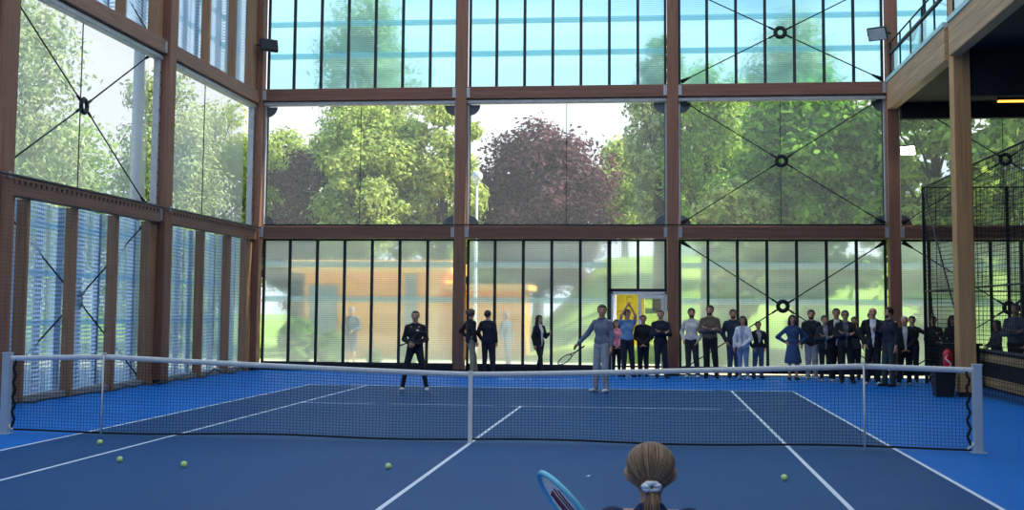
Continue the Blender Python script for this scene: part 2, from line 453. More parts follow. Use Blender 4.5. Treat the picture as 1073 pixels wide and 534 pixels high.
# ------------------------------------------------------------------ glazing
_w = [0]
def window(label, group=None):
    _w[0] += 1
    o = bpy.data.objects.new('window_%d' % _w[0], None); C.objects.link(o)
    return struct(o, label, 'window', group)
m_gus = m_plain('grey_gusset', (92, 98, 104), .5)
M_MULL = m_plain('dark_mullion', (34, 44, 50), .5, .2)
_t = NT('pale_blue_rail'); M_PURL = _t.done(_t.mix(_t.bsdf('ShaderNodeBsdfTranslucent', s2l((196, 226, 230))), _t.bsdf('ShaderNodeBsdfTransparent', s2l((186, 218, 226))), .72))
_t = NT('pale_grey_rail'); M_PURL2 = _t.done(_t.mix(_t.bsdf('ShaderNodeBsdfTranslucent', s2l((200, 214, 214))), _t.bsdf('ShaderNodeBsdfTransparent', s2l((196, 212, 216))), .75))
def bay_back(i, lvl):
    x0, x1 = BX[i] + .16, BX[i + 1] - .16
    z0, z1 = ((.2, 3.73), (4.07, 7.66), (8.0, 10.85))[lvl]
    door = (i == 1 and lvl == 0)
    lab = '%s window of the end wall, %s' % (('fluted translucent ground floor', 'clear screened middle', 'fluted translucent top')[lvl], ('next to the corner', 'above or around the door', 'with round hub bracing by the crowd', 'under or behind the gallery')[i])
    o = window(lab)
    fr = MB()
    for a in (x0, x1 - .07): fr.cbox(a, a + .07, 18.2, 18.28, z0, z1, .006)
    fr.cbox(x0, x1, 18.2, 18.28, z1 - .06, z1, .006)
    fr.cbox(x0, x1, 18.2, 18.28, z0, z0 + .05, .006)
    if lvl == 1:
        g = MB()
        for a in (x0 - .004, x1 - .05): g.cbox(a, a + .055, 18.05, 18.17, z0 + .02, z1, .006)
        g.cbox(x0, x1, 17.96, 18.16, z1 - .13, z1 - .02, .02)
        g.build('screen_guide', STEEL_GREY, o)
        gu = MB()
        for cx, s in ((x0 + .05, 1), (x1 - .05, -1)):
            for cz, t in ((z0 + .02, 1), (z1 - .14, -1)):
                pts = [(cx, 18.14, cz)] + [(cx + s * .30 * math.cos(a), 18.14, cz + t * .30 * math.sin(a)) for a in [k * PI / 16 for k in range(9)]]
                pts2 = [(p[0], 18.15, p[2]) for p in pts]
                m = len(pts)
                gu.add(pts + pts2, [tuple(range(m)), tuple(range(2 * m - 1, m - 1, -1))] + [(k, (k + 1) % m, m + (k + 1) % m, m + k) for k in range(m)])
        gu.build('corner_gusset', m_gus, o)
        mm = MB(); mm.box((x0 + x1) / 2 - .008, (x0 + x1) / 2 + .008, 18.24, 18.26, z0, z1)
        mm.build('mullion', M_MULL, o)
        p = MB(); p.quad((x0, 18.25, z0), (x1, 18.25, z0), (x1, 18.25, z1), (x0, 18.25, z1)); p.build('pane', GLASS, o)
    else:
        w7 = (x1 - x0) / 7
        for k in range(1, 7):
            x = x0 + w7 * k
            zb = z0
            if door and k == 6: zb = 2.36
            m = MB(); m.cbox(x - .04, x + .04, 18.18, 18.26, zb, z1 - .05, .006); m.build('mullion', M_MULL, o)
        pm = POLY if lvl == 0 else POLY_UP
        p = MB()
        for k in range(7):
            a, b = x0 + w7 * k, x0 + w7 * (k + 1)
            zb = 2.36 if (door and k >= 5) else z0
            p.quad((a + .03, 18.27, zb), (b - .03, 18.27, zb), (b - .03, 18.27, z1), (a + .03, 18.27, z1))
        p.build('pane', pm, o)
        r = MB()
        h = z1 - z0
        for zz in ((z0 + h * .5, z0 + h * .78) if lvl == 0 else (8.98, 9.92)):
            xe = x1 if not door else x0 + 5 * w7
            r.cbox(x0, xe, 18.34, 18.40, zz - .03, zz + .13, .006)
        r.build('outer_rail', M_PURL2 if lvl == 0 else M_PURL, o)
    fr.build('frame', M_MULL, o)
    if door:
        xa, xb = x0 + 5 * w7, x1
        t = MB()
        t.cbox(xa - .02, xb, 18.17, 18.28, 2.28, 2.36, .006); t.cbox(xa - .05, xa + .06, 18.17, 18.28, 0, z1 - .05, .006)
        t.build('transom', M_MULL, o)
        d = bpy.data.objects.new('door_1', None); C.objects.link(d)
        struct(d, 'white framed glazed double door in the end wall with one leaf open', 'door')
        xm = (xa + xb) / 2
        f = MB()
        for a, b, c_, e_ in ((xa + .06, xa + .12, 0, 2.28), (xb - .07, xb, 0, 2.28)): f.cbox(a, b, 18.18, 18.27, c_, e_, .006)
        f.cbox(xa + .06, xb, 18.18, 18.27, 2.2, 2.28, .006)
        f.build('door_frame', WHITE, d)
        lf = MB()
        for a, b in ((xm, xm + .08), (xb - .16, xb - .08)): lf.cbox(a, b, 18.19, 18.25, .03, 2.19, .006)
        for a, b in ((.03, .15), (1.0, 1.06), (2.09, 2.19)): lf.cbox(xm + .08, xb - .16, 18.19, 18.25, a, b, .006)
        lo = lf.build('door_leaf', WHITE, d)
        q = MB(); q.quad((xm + .08, 18.22, .15), (xb - .16, 18.22, .15), (xb - .16, 18.22, 2.09), (xm + .08, 18.22, 2.09)); q.build('door_pane', GLASS, lo)
        h = MB(); h.tube([(xm + .04, 18.18, 1.0), (xm + .04, 18.13, 1.0), (xm + .16, 18.13, 1.0)], .012); h.build('door_handle', STEEL_GREY, lo)
        # the other leaf stands open to the outside
        lf = MB()
        xo = xa + .12
        for a, b in ((18.28, 18.36), (18.92, 19.0)): lf.cbox(xo, xo + .06, a, b, .03, 2.19, .006)
        for a, b in ((.03, .15), (1.0, 1.06), (2.09, 2.19)): lf.cbox(xo, xo + .06, 18.36, 18.92, a, b, .006)
        lo = lf.build('door_leaf', WHITE, d)
        q = MB(); q.quad((xo + .03, 18.36, .15), (xo + .03, 18.92, .15), (xo + .03, 18.92, 2.09), (xo + .03, 18.36, 2.09)); q.build('door_pane', GLASS, lo)
for i in range(4):
    for lvl in range(3): bay_back(i, lvl)
for i in range(4):
    mb = MB()
    xa, xb = BX[i] + .15, BX[i + 1] - .15
    if i == 1: xb = xa + (xb - xa) * 5 / 7
    mb.cbox(xa, xb, 18.16, 18.3, .075, .2, .006)
    if i < 2: mb.box(xa, xb if i == 0 else -.0, 18.2, 18.28, .0, .08)
    struct(mb.build('trim_%d' % (i + 1), STEEL_DARK), 'dark bottom rail of the end wall, bay %s' % ('beside the corner', 'with the door', 'behind the crowd', 'under the gallery')[i], 'bottom rail')

def bay_side(i, lvl):
    y0, y1 = LY[i] + .2, (LY[i + 1] - .2 if i < 4 else 17.8)
    z0, z1 = ((.12, 3.70), (4.04, 7.58), (7.94, 10.85))[lvl]
    o = window('%s window of the side wall' % ('fluted translucent ground floor', 'clear screened middle', 'fluted translucent top')[lvl], 'windows of the side wall')
    if lvl == 1:
        p = MB(); p.quad((-9.2, y0, z0), (-9.2, y1, z0), (-9.2, y1, z1), (-9.2, y0, z1)); p.build('pane', GLASS_SIDE, o)
        g = MB()
        for a in (y0, y1 - .09): g.cbox(-9.06, -8.9, a, a + .09, z0, z1, .008)
        g.cbox(-9.06, -8.86, y0, y1, z1 - .14, z1 - .02, .02)
        g.build('screen_guide', STEEL_GREY, o)
        b = MB()
        for a in (y0 + .045, y1 - .045):
            for k in range(12):
                b.sphere((-8.9, a, z0 + .2 + k * .29), .02, 8, 6)
        b.build('bolt', STEEL_DARK, o)
        m = MB(); m.box(-9.2, -9.18, (y0 + y1) / 2 - .008, (y0 + y1) / 2 + .008, z0, z1); m.build('mullion', M_MULL, o)
    else:
        p = MB(); fy = [LY[i] + .1] + FIN[i] + [LY[i + 1] - .1]
        for a, b in zip(fy[:-1], fy[1:]):      # saw-tooth panels set at a slant between the fins
            a += .04; b += .05
            p.quad((-8.95, a, z0), (-9.3, b, z0), (-9.3, b, z1), (-8.95, a, z1))
            p.quad((-9.3, b, z0), (-9.101, b, z0), (-9.101, b, z1), (-9.3, b, z1))
        p.build('pane', POLY_SIDE, o)
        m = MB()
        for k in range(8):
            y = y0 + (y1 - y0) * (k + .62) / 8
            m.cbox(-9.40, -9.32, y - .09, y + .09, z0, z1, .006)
        m.build('reflection_mullion', m_side, o)  # blue strips behind the panes stand in for dark reflections in them
        r = MB()
        for zz in (z0 + .35 * (z1 - z0), z0 + .62 * (z1 - z0), z0 + .88 * (z1 - z0)): r.cbox(-9.50, -9.42, y0, y1, zz, zz + .1, .006)
        r.build('outer_rail', M_PURL, o)
m_side = m_plain('reflection_blue_mullion', (52, 78, 130), .5)  # tone of the panel reflections, put into the mullion colour
for i in range(5):
    for lvl in range(3): bay_side(i, lvl)
# kerb of the side wall
mb = MB(); mb.cbox(-9.2, -8.95, -19, 17.8, 0, .12, .01)
struct(mb.build('baseboard_side', m_plain('concrete_kerb', (140, 142, 140), .8)), 'grey concrete kerb at the foot of the slatted side wall', 'kerb')
# unseen shell: translucent roof, wall behind the camera, gallery outer wall
def m_shell(name, rgb):
    t = NT(name); return t.done(t.mix(t.bsdf('ShaderNodeBsdfTranslucent', s2l(rgb)), t.bsdf('ShaderNodeBsdfDiffuse', s2l(rgb)), .5))
M_ROOF = m_shell('translucent_roof', ROOF_RGB); M_BEHIND = m_shell('translucent_wall', WALL_RGB)
mb = MB(); mb.quad((-9.2, -19.2, TOP), (-9.2, 18.3, TOP), (15.2, 18.3, TOP), (15.2, -19.2, TOP)); struct(mb.build('ceiling', M_ROOF), 'translucent white hall roof', 'ceiling')
mb = MB(); mb.quad((-9.2, -19.2, 0), (15.2, -19.2, 0), (15.2, -19.2, TOP), (-9.2, -19.2, TOP)); struct(mb.build('wall_front', M_BEHIND), 'pale end wall behind the viewer', 'wall')
mb = MB(); mb.quad((15.2, -19.2, 0), (15.2, 18.3, 0), (15.2, 18.3, TOP), (15.2, -19.2, TOP)); struct(mb.build('wall_gallery', m_plain('dark_gallery_wall', (70, 76, 84), .8)), 'dark outer wall of the gallery', 'wall')

# ------------------------------------------------------------------ bracing
def brace(label, hub, corners, nrm, R=.13):
    o = thing('cross_brace', label, 'bracing', group='rod cross braces')
    hub = Vector(hub); nrm = Vector(nrm)
    u = Vector((0, 0, 1)); v = nrm.cross(u)
    m = MB(); m.torus(hub, u, v, R, .058, 24, 8, flat=.7); m.build('hub_ring', STEEL_DARK, o)
    for c in corners:
        c = Vector(c); d = (c - hub).normalized()
        m = MB(); m.tube([hub + d * (R - .02), c], .017, 6); m.tube([hub + d * R, hub + d * (R + .22)], .03, 6); m.tube([c - d * .3, c], .032, 6)
        m.build('rod', STEEL_DARK, o)
        m = MB(); s = d.cross(nrm).normalized()
        a = c - d * .24
        pts = [a + s * .03, c + s * .065, c - s * .065, a - s * .03]
        m.add([p + nrm * .012 for p in pts] + [p - nrm * .012 for p in pts], [(0, 1, 2, 3), (7, 6, 5, 4), (0, 4, 5, 1), (1, 5, 6, 2), (2, 6, 7, 3), (3, 7, 4, 0)])
        m.build('end_plate', STEEL_DARK, o)
ZB = ((.1, 3.71), (4.09, 7.64), (8.02, 10.83))
for i in (2, 3):
    for l in range(3):
        if i == 3 and l == 2: continue
        x0, x1 = BX[i] + .23, BX[i + 1] - .23; z0, z1 = ZB[l][0] + .06, ZB[l][1] - .06
        brace('steel rod cross brace with hub in the %s %s bay of the end wall' % (('lower', 'middle', 'top')[l], ('open' if i == 2 else 'gallery')), ((x0 + x1) / 2, 18.02, (z0 + z1) / 2), [(a, 18.02, b) for a in (x0, x1) for b in (z0, z1)], (0, 1, 0))
ZS = ((.12, 3.66), (4.08, 7.56), (7.96, 10.83))
for l in range(3):
    brace('steel rod cross brace with hub in the %s bay of the slatted side wall' % ('lower', 'middle', 'top')[l], (-9.135, 7.65, sum(ZS[l]) / 2), [(-9.135, a, b) for a in (4.3, 10.9) for b in ZS[l]], (1, 0, 0))

# ------------------------------------------------------------------ ball stop netting hung from a cable
def stop_net(label, p0, p1, ztop, cell=.05, r=.0016, rope_wave=.05):
    o = thing('ball_stop_net', label, 'net')
    p0, p1 = Vector(p0), Vector(p1); L = (p1 - p0).length; d = (p1 - p0) / L
    nrm = Vector((-d.y, d.x, 0))
    m = MB(); n = int(L / cell)
    def strip(a, b):
        s = (d if abs((b - a).normalized().z) > .5 else Vector((0, 0, 1))) * r
        m.add([a - s, a + s, b + s, b - s], [(0, 1, 2, 3)])
        t = nrm * r
        m.add([a - t, a + t, b + t, b - t], [(0, 1, 2, 3)])
    rng = random.Random(3)
    for k in range(n + 1):
        a = p0 + d * (L * k / n)
        strip(a + Vector((0, 0, .06)), a + Vector((0, 0, ztop)))
    for k in range(1, int(ztop / cell)):
        strip(p0 + Vector((0, 0, k * cell)), p1 + Vector((0, 0, k * cell)))
    m.build('netting', NET_BLACK, o)
    m = MB(); m.tube([p0 + Vector((0, 0, ztop)), p1 + Vector((0, 0, ztop))], .022, 6); m.build('top_cable', BLACK, o)
    m = MB(); pts = []
    k = 0; s = 0
    while s < L:
        pts.append(p0 + d * s + nrm * rng.uniform(-.05, .05) + Vector((0, 0, .03 + rope_wave * rng.random() * (2.2 if rng.random() < .3 else .8)))); s += .45
    m.tube(pts, .017, 5); m.build('lead_rope', BLACK, o)
    return o
stop_net('fine black ball stop net hung in front of the end wall', (-8.54, 17.7, 0), (8.6, 17.7, 0), 4.09, .06, .0010)
stop_net('fine black ball stop net along the slatted side wall', (-8.6, -14, 0), (-8.6, 17.64, 0), 4.0, .07, .0013, .09)

# ------------------------------------------------------------------ tennis net
def ztape(x):
    a = abs(x)
    if a <= 5.03: return .925 + (1.095 - .925) * (a / 5.03) ** 1.25
    return 1.095 + (1.06 - 1.095) * (a - 5.03) / (6.36 - 5.03)
net = thing('tennis_net', 'black tennis net with white tape sagging to the centre strap', 'tennis net')
m = MB(); r = .0017
xs_ = [-6.33 + 12.66 * k / 282 for k in range(283)]
for x in xs_:
    zt = ztape(x) - .05; zb = .05 + .015 * math.sin(x * 1.7)
    m.box(x - r, x + r, -r, r, zb, zt)
for k in range(1, 23):
    f = k / 23
    for i in range(0, 282, 3):
        xa, xb = xs_[i], xs_[i + 3]
        za = .05 + .015 * math.sin(xa * 1.7); za += (ztape(xa) - .05 - za) * f
        zb = .05 + .015 * math.sin(xb * 1.7); zb += (ztape(xb) - .05 - zb) * f
        m.add([(xa, -r, za - r), (xb, -r, zb - r), (xb, -r, zb + r), (xa, -r, za + r), (xa, r, za - r), (xb, r, zb - r), (xb, r, zb + r), (xa, r, za + r)],
              [(0, 1, 2, 3), (7, 6, 5, 4), (3, 2, 6, 7), (4, 5, 1, 0)])
m.build('netting', NET_BLACK, net)
m = MB()
N = 90
vs = []; fs = []
for i in range(N + 1):
    x = -6.38 + 12.76 * i / N; z = ztape(x)
    j = .004 * math.sin(x * 5.1)
    vs += [(x, -.011 + j, z - .07), (x, -.014 + j, z - .01), (x, j, z), (x, .014 + j, z - .01), (x, .011 + j, z - .07)]
for i in range(N):
    for k in range(4): fs.append((i * 5 + k, i * 5 + k + 1, (i + 1) * 5 + k + 1, (i + 1) * 5 + k))
    fs.append((i * 5 + 4, i * 5, (i + 1) * 5, (i + 1) * 5 + 4))
m.add(vs, fs, 0, True); m.build('tape', TAPE, net)
m = MB(); m.tube([(-6.33 + 12.66 * k / 60, 0, .05 + .015 * math.sin((-6.33 + 12.66 * k / 60) * 1.7)) for k in range(61)], .014, 6); m.build('bottom_cord', NET_BLACK, net)
for s in (-1, 1):
    m = MB(); m.tube([(s * (6.31 + .02 * math.sin(k * 1.6)), 0, .05 + k * .0505) for k in range(20)], .018, 6); m.build('side_cord', NET_BLACK, net)
m = MB(); m.cbox(-.028, .028, -.02, -.012, .02, .93, .002); m.cbox(-.028, .028, .012, .02, .02, .93, .002); m.box(-.028, .028, -.02, .02, .926, .936); m.box(-.03, .03, -.022, .022, 0, .02)
m.build('centre_strap', TAPE, net)
for s, lb in ((-1, 'pale grey square net post beside the slatted side wall'), (1, 'pale grey square net post on the gallery side of the court')):
    p = thing('net_post', lb, 'net post', (s * 6.42, 0, 0))
    m = MB(); m.cbox(-.055, .055, -.05, .05, 0, 1.085, .008); m.build('post', POST_GREY, p)
    m = MB(); m.cbox(-.06, .06, -.055, .055, 1.085, 1.105, .004); m.build('cap', POST_GREY, p)
    m = MB(); m.cbox(-.09, .09, -.09, .09, 0, .012, .003); m.build('base_plate', POST_GREY, p)
    m = MB(); m.tube([(-s * .06, 0, .12), (-s * .1, 0, .07), (-s * .13, .01, .04)], .02, 8); m.build('cleat', TAPE, p)
for s, lb in ((-1, 'thin white singles stick propping the net tape near the slatted wall'), (1, 'thin white singles stick propping the net tape on the gallery side')):
    p = thing('singles_stick', lb, 'singles stick', (s * 5.03, -.035, 0))
    m = MB(); m.tube([(0, 0, 0), (0, 0, 1.1)], .012, 8); m.build('stick', TAPE, p)
    m = MB(); m.cbox(-.02, .02, -.012, .05, 1.1, 1.115, .003); m.build('cradle', TAPE, p)

# ------------------------------------------------------------------ tennis balls
M_BALL = m_plain('tennis_ball_felt', (222, 255, 150), .9, 0, .05, 40)
M_SEAM = m_plain('tennis_ball_seam', (228, 240, 220), .8)
for i, (x, y, lb) in enumerate(((-4.57, -1.07, 'yellow-green tennis ball closest to the net post by the doubles line'), (-3.57, -2.73, 'yellow-green tennis ball lying just inside the singles sideline'),
                                (-2.71, -3.02, 'yellow-green tennis ball lying alone in the open service box on the slatted wall side'), (-.49, -2.80, 'yellow-green tennis ball beside the centre service line'),
                                (3.72, -3.02, 'yellow-green tennis ball next to the sideline on the gallery side'))):
    b = thing('tennis_ball', lb, 'tennis ball', (x, y, .0335), i * 1.3, 'loose tennis balls on the court')
    m = MB(); m.sphere((0, 0, 0), .0335, 24, 14); m.build('felt_ball', M_BALL, b)
    m = MB(); pts = []
    for k in range(61):
        t = 2 * PI * k / 60
        v = Vector((math.cos(t) + .35 * math.cos(3 * t), math.sin(t) - .35 * math.sin(3 * t), 1.1 * math.sin(2 * t))).normalized() * .0335
        pts.append(v)
    m.tube(pts, .0016, 5); m.build('seam', M_SEAM, b)
m = MB(); m.add([(-.022, -.008, .002), (.02, -.012, .004), (.03, .01, .016), (-.014, .012, .003), (.004, .0, .012)], [(0, 1, 4), (1, 2, 4), (2, 3, 4), (3, 0, 4), (0, 3, 2, 1)])
o = m.build('paper_scrap', WHITE, None, (1.69, -3.04, 0)); tag(o, 'tiny white paper scrap lying on the navy court', 'paper scrap')

# ------------------------------------------------------------------ gallery
for i in range(5):
    y0, y1 = GY[i] + .202, (GY[i + 1] - .202 if i < 4 else 17.81)
    beam((8.70, 8.95, y0, y1, 7.22, 7.95), 'deep pale timber edge beam of the gallery', 'gallery edge beams', WOOD_PALE_Y)
    m = MB(); m.cbox(8.66, 8.96, y0, y1, 7.95, 8.06, .008); struct(m.build('trim', m_pale if i else globals().setdefault('m_pale', m_plain('pale_blue_metal', (176, 210, 218), .4, .2))), 'pale metal edge strip on the gallery beam', 'trim', 'gallery edge strips')
m = MB(); m.box(8.96, 15.2, -19.2, 18.15, 7.35, 7.9); struct(m.build('slab', NAVY_PAINT), 'dark gallery deck seen from below', 'gallery deck')
for y in GY[:-1]:
    m = MB(); m.cbox(9.08, 15.1, y - .12, y + .12, 6.38, 7.34, .012); struct(m.build('beam', NAVY_PAINT), 'dark cross beam under the gallery deck', 'beam', 'dark cross beams under the gallery')
for i in range(5):
    y0, y1 = GY[i] + .21, (GY[i + 1] - .21 if i < 4 else 17.8)
    g = thing('railing', 'dark gallery railing with glass infill between two columns', 'railing', group='gallery railings')
    m = MB(); m.cbox(8.76, 8.84, y0, y1, 8.70, 8.78, .01); m.build('handrail', STEEL_DARK, g)
    m = MB(); m.tube([(8.8, y0, 9.04), (8.8, y1, 9.04)], .022, 8); m.build('top_rail', STEEL_DARK, g)
    k = int((y1 - y0) / 1.3)
    for j in range(k + 1):
        y = y0 + .03 + (y1 - y0 - .06) * j / k
        m = MB(); m.cbox(8.78, 8.82, y - .02, y + .02, 8.06, 9.04, .004); m.build('baluster', STEEL_DARK, g)
    m = MB(); m.quad((8.8, y0, 8.08), (8.8, y1, 8.08), (8.8, y1, 8.70), (8.8, y0, 8.70)); m.build('glass_panel', GLASS_RAIL, g)

m = MB(); m.cbox(9.02, 14.58, 17.55, 17.80, 6.93, 7.34, .012); struct(m.build('lintel', NAVY_PAINT), 'dark lintel under the gallery deck at the end wall', 'lintel')
# ------------------------------------------------------------------ lamps
LAMP_ON = m_emit('lit_floodlight_lens', (255, 250, 225), 14)
LENS = m_plain('floodlight_lens', (176, 182, 184), .25, .1)
def flood(label, loc, rz, tilt, lens, wall_dir, sc_=1.0):
    o = thing('floodlight', label, 'floodlight', loc, rz, 'floodlights on the columns')
    o.scale = (sc_,) * 3
    c, s = math.cos(tilt), math.sin(tilt)
    def rot(p): return (p[0], p[1] * c - p[2] * s, p[1] * s + p[2] * c)
    m = MB(); n0 = len(m.v)
    m.cbox(-.2, .2, -.05, .04, -.14, .14, .02)
    for k in range(9): m.box(-.17 + k * .04, -.16 + k * .04, .04, .07, -.12, .12)
    m.v = [rot(p) for p in m.v]; m.build('housing', BLACK, o)
    m = MB(); m.cbox(-.18, .18, -.056, -.05, -.12, .12, .002); m.v = [rot(p) for p in m.v]; m.build('lens', lens, o)
    m = MB()
    for a in (-.22, .22): m.tube([(a, 0, 0), (a, .16, 0)], .014, 6)
    m.tube([(-.22, .16, 0), (.22, .16, 0)], .014, 6)
    m.tube([(0, .16, 0), wall_dir], .025, 8); m.build('bracket', BLACK, o)
flood('black floodlight on the corner column of the slatted wall', (-8.46, 17.55, 9.2), .75, -.2, STEEL_DARK, (0, .27, .0), 1.3)
flood('black floodlight with pale lens on the end wall column above the gallery deck', (8.42, 17.45, 9.22), -.55, .5, LENS, (.03, .34, 0), 1.3)
flood('brightly lit floodlight under the gallery beside the end wall column', (9.17, 17.55, 6.08), -.35, .5, LAMP_ON, (-.0, .28, 0))
ll = thing('pendant_lamp', 'warm yellow linear lamp under the dark gallery deck', 'lamp', (11.2, 13.0, 6.62), 0)
m = MB(); m.cbox(-.95, .95, -.06, .06, 0, .10, .01); m.build('housing', BLACK, ll)
m = MB(); m.cbox(-.92, .92, -.066, .05, -.035, .0, .004); m.build('diffuser', m_emit('warm_diffuser', (255, 190, 70), 1.6), ll)
for a in (-.7, .7):
    m = MB(); m.tube([(a, 0, .1), (a, 0, .73)], .008, 6); m.build('suspension', BLACK, ll)

# ------------------------------------------------------------------ dark netted cage behind the gallery columns
cg = thing('net_cage', 'tall dark netted court cage under the gallery', 'net cage')
xc = 9.21
for y in (16.0, 11.4, 4.2):
    m = MB(); m.cbox(xc - .035, xc + .035, y - .035, y + .035, 0, 4.93, .006); m.build('cage_post', STEEL_DARK, cg)
m = MB(); m.tube([(xc, 16, 4.92), (xc, 4.2, 4.92)], .022, 6); m.build('top_cable', BLACK, cg)
m = MB(); m.tube([(xc, 16, 2.3), (xc, 4.2, 2.3)], .02, 6); m.build('middle_cable', BLACK, cg)
m = MB(); m.tube([(xc, 15.95, 4.85), (xc, 11.44, .3)], .02, 6); m.tube([(xc, 15.95, 4.6), (xc + .1, 15.2, .05)], .014, 6); m.build('stay', BLACK, cg)
m = MB(); r = .0042
for k in range(118):
    y = 16 - .1 * k; m.box(xc - r, xc + r, y - r, y + r, .04, 4.9)
for k in range(1, 49): m.box(xc - r, xc + r, 4.2, 16, k * .1 - r, k * .1 + r)
m.build('netting', NET_BLACK, cg)
# return side of the cage, parallel to the end wall
m = MB()
for k in range(56):
    x = xc + .1 * k; m.box(x - r, x + r, 16 - r, 16 + r, .04, 4.9)
for k in range(1, 49): m.box(xc, xc + 5.6, 16 - r, 16 + r, k * .1 - r, k * .1 + r)
m.build('netting', NET_BLACK, cg)
m = MB(); m.cbox(xc + 2.0, xc + 2.07, 15.97, 16.03, 0, 4.93, .006); m.build('cage_post', STEEL_DARK, cg)
m = MB(); m.tube([(xc, 16, 4.92), (xc + 5.6, 16, 4.92)], .02, 6); m.tube([(xc, 16, 2.3), (xc + 5.6, 16, 2.3)], .02, 6); m.build('top_cable', BLACK, cg)

# low barrier with timber bands along the gallery court
def barrier_pt(t): return Vector((10.30 + (9.72 - 10.30) * t, 15.4 + (4.0 - 15.4) * t, 0))
m_band = m_wood('light_timber_band', (236, 196, 140), 'Y', .7)
br = thing('barrier', 'low dark barrier with two pale timber bands under the gallery', 'barrier')
a, b = barrier_pt(0), barrier_pt(1); d = (b - a).normalized(); nr = Vector((d.y, -d.x, 0))
if nr.x > 0: nr = -nr
def slab_along(mb, off0, off1, z0, z1):
    vs = []
    for z in (z0, z1):
        for P in (a, b):
            for o_ in (off0, off1): q = P + nr * o_; vs.append((q.x, q.y, z))
    mb.add(vs, [(0, 1, 3, 2), (4, 6, 7, 5), (0, 4, 5, 1), (2, 3, 7, 6), (0, 2, 6, 4), (1, 5, 7, 3)])
m = MB(); slab_along(m, -.06, .0, .0, .86); m.build('panel', NAVY_PAINT, br)
m = MB(); slab_along(m, 0, .03, .62, .80); m.build('timber_band', m_band, br)
m = MB(); slab_along(m, 0, .03, .05, .26); m.build('timber_band', m_band, br)
m = MB(); slab_along(m, -.12, .05, .86, .90); m.build('top_ledge', m_plain('grey_ledge', (120, 122, 128), .6), br)

# dark counter, bin and extinguisher by the gallery column
ct = thing('counter', 'dark counter beside the pale gallery column', 'counter', (9.6, 14.6, 0))
m = MB(); m.cbox(-.34, .5, -.25, .25, .08, .98, .012); m.build('body', NAVY_PAINT, ct)
m = MB(); m.cbox(-.38, .55, -.3, .3, .98, 1.03, .01); m.build('top', BLACK, ct)
m = MB(); m.box(-.3, .46, -.2, .2, 0, .08); m.build('plinth', BLACK, ct)
bn = thing('storage_bin', 'black storage bin standing at the foot of the gallery column', 'bin', (8.46, 10.9, 0))
m = MB()
m.add([(-.17, -.2, 0), (.17, -.2, 0), (.17, .2, 0), (-.17, .2, 0), (-.21, -.24, .5), (.21, -.24, .5), (.21, .24, .5), (-.21, .24, .5)], [(0, 3, 2, 1), (0, 1, 5, 4), (1, 2, 6, 5), (2, 3, 7, 6), (3, 0, 4, 7), (4, 5, 6, 7)])
m.build('body', BLACK, bn)
m = MB(); m.cbox(-.225, .225, -.255, .255, .5, .545, .012); m.build('lid', BLACK, bn)
for s in (-1, 1):
    m = MB(); m.tube([(s * .2, -.08, .4), (s * .24, -.08, .42), (s * .24, .08, .42), (s * .2, .08, .4)], .012, 6); m.build('handle', BLACK, bn)
RED = m_plain('red_enamel', (196, 24, 44), .35)
ex = thing('fire_extinguisher', 'red extinguisher with white swirl standing on the black bin', 'fire extinguisher', (8.56, 10.9, .546))
m = MB(); m.lathe([(.085, 0), (.092, .012), (.092, .34), (.085, .38), (.06, .415), (.032, .43), (.03, .445)]); m.build('cylinder', RED, ex)
m = MB(); m.lathe([(.03, .445), (.034, .45), (.034, .475), (.02, .48)]); m.tube([(-.02, 0, .475), (-.1, 0, .50)], .012, 6); m.tube([(-.02, 0, .49), (-.1, 0, .535)], .01, 6); m.build('valve', BLACK, ex)
m = MB(); m.tube([(.03, 0, .465), (.1, 0, .45), (.115, 0, .36), (.112, .01, .16)], .011, 8); m.build('hose', BLACK, ex)
m = MB()
pts = []
for k in range(25):
    t = k / 24
    th = -PI / 2 + .55 * math.sin(t * 2 * PI) - .1
    pts.append((.0925 * math.cos(th), .0925 * math.sin(th), .06 + .27 * t))
m.tube(pts, [.004 + .012 * math.sin(PI * k / 24) for k in range(25)], 6); m.build('swirl_mark', WHITE, ex)

# ------------------------------------------------------------------ outside
def sstep(a, b, x):
    t = min(1, max(0, (x - a) / (b - a))); return t * t * (3 - 2 * t)
def gz(x, y):
    h = 4.6 * sstep(27, 48, y) * sstep(-4.5, .5, x)
    h += 1.2 * sstep(45, 70, y) * (1 - sstep(-4.5, .5, x))
    return h - .03
t = NT('meadow_grass'); v = t.coord()
col = t.ramp(t.noise(v, .25, 5), [(.3, s2l((112, 142, 46))), (.5, s2l((150, 176, 62))), (.7, s2l((182, 196, 92)))])
M_GRASS = t.done(t.bsdf('ShaderNodeBsdfPrincipled', col, Roughness=.95, Normal=t.bump(t.noise(v, 6, 4), .8, .1)))
NX, NY = 70, 70
vs, fs = [], []
gx = [-70 + 140 * i / NX for i in range(NX + 1)]
gy = [18.32 + 100 * (j / NY) ** 1.3 for j in range(NY + 1)]
m = MB()
m.add([(x, y, gz(x, y)) for y in gy for x in gx], [(j * (NX + 1) + i, j * (NX + 1) + i + 1, (j + 1) * (NX + 1) + i + 1, (j + 1) * (NX + 1) + i) for j in range(NY) for i in range(NX)], 0, True)
m.add([(-70, -40, -.03), (-9.22, -40, -.03), (-9.22, 18.32, -.03), (-70, 18.32, -.03)], [(0, 1, 2, 3)])
struct(m.build('lawn', M_GRASS), 'sunlit grass bank rising behind the hall', 'lawn')
t = NT('pale_gravel'); v = t.coord()
col = t.ramp(t.noise(v, 3, 5), [(.3, s2l((206, 190, 150))), (.7, s2l((236, 224, 190)))])
M_PATH = t.done(t.bsdf('ShaderNodeBsdfPrincipled', col, Roughness=.95, Normal=t.bump(t.noise(v, 60, 3), .4, .01)))
m = MB()
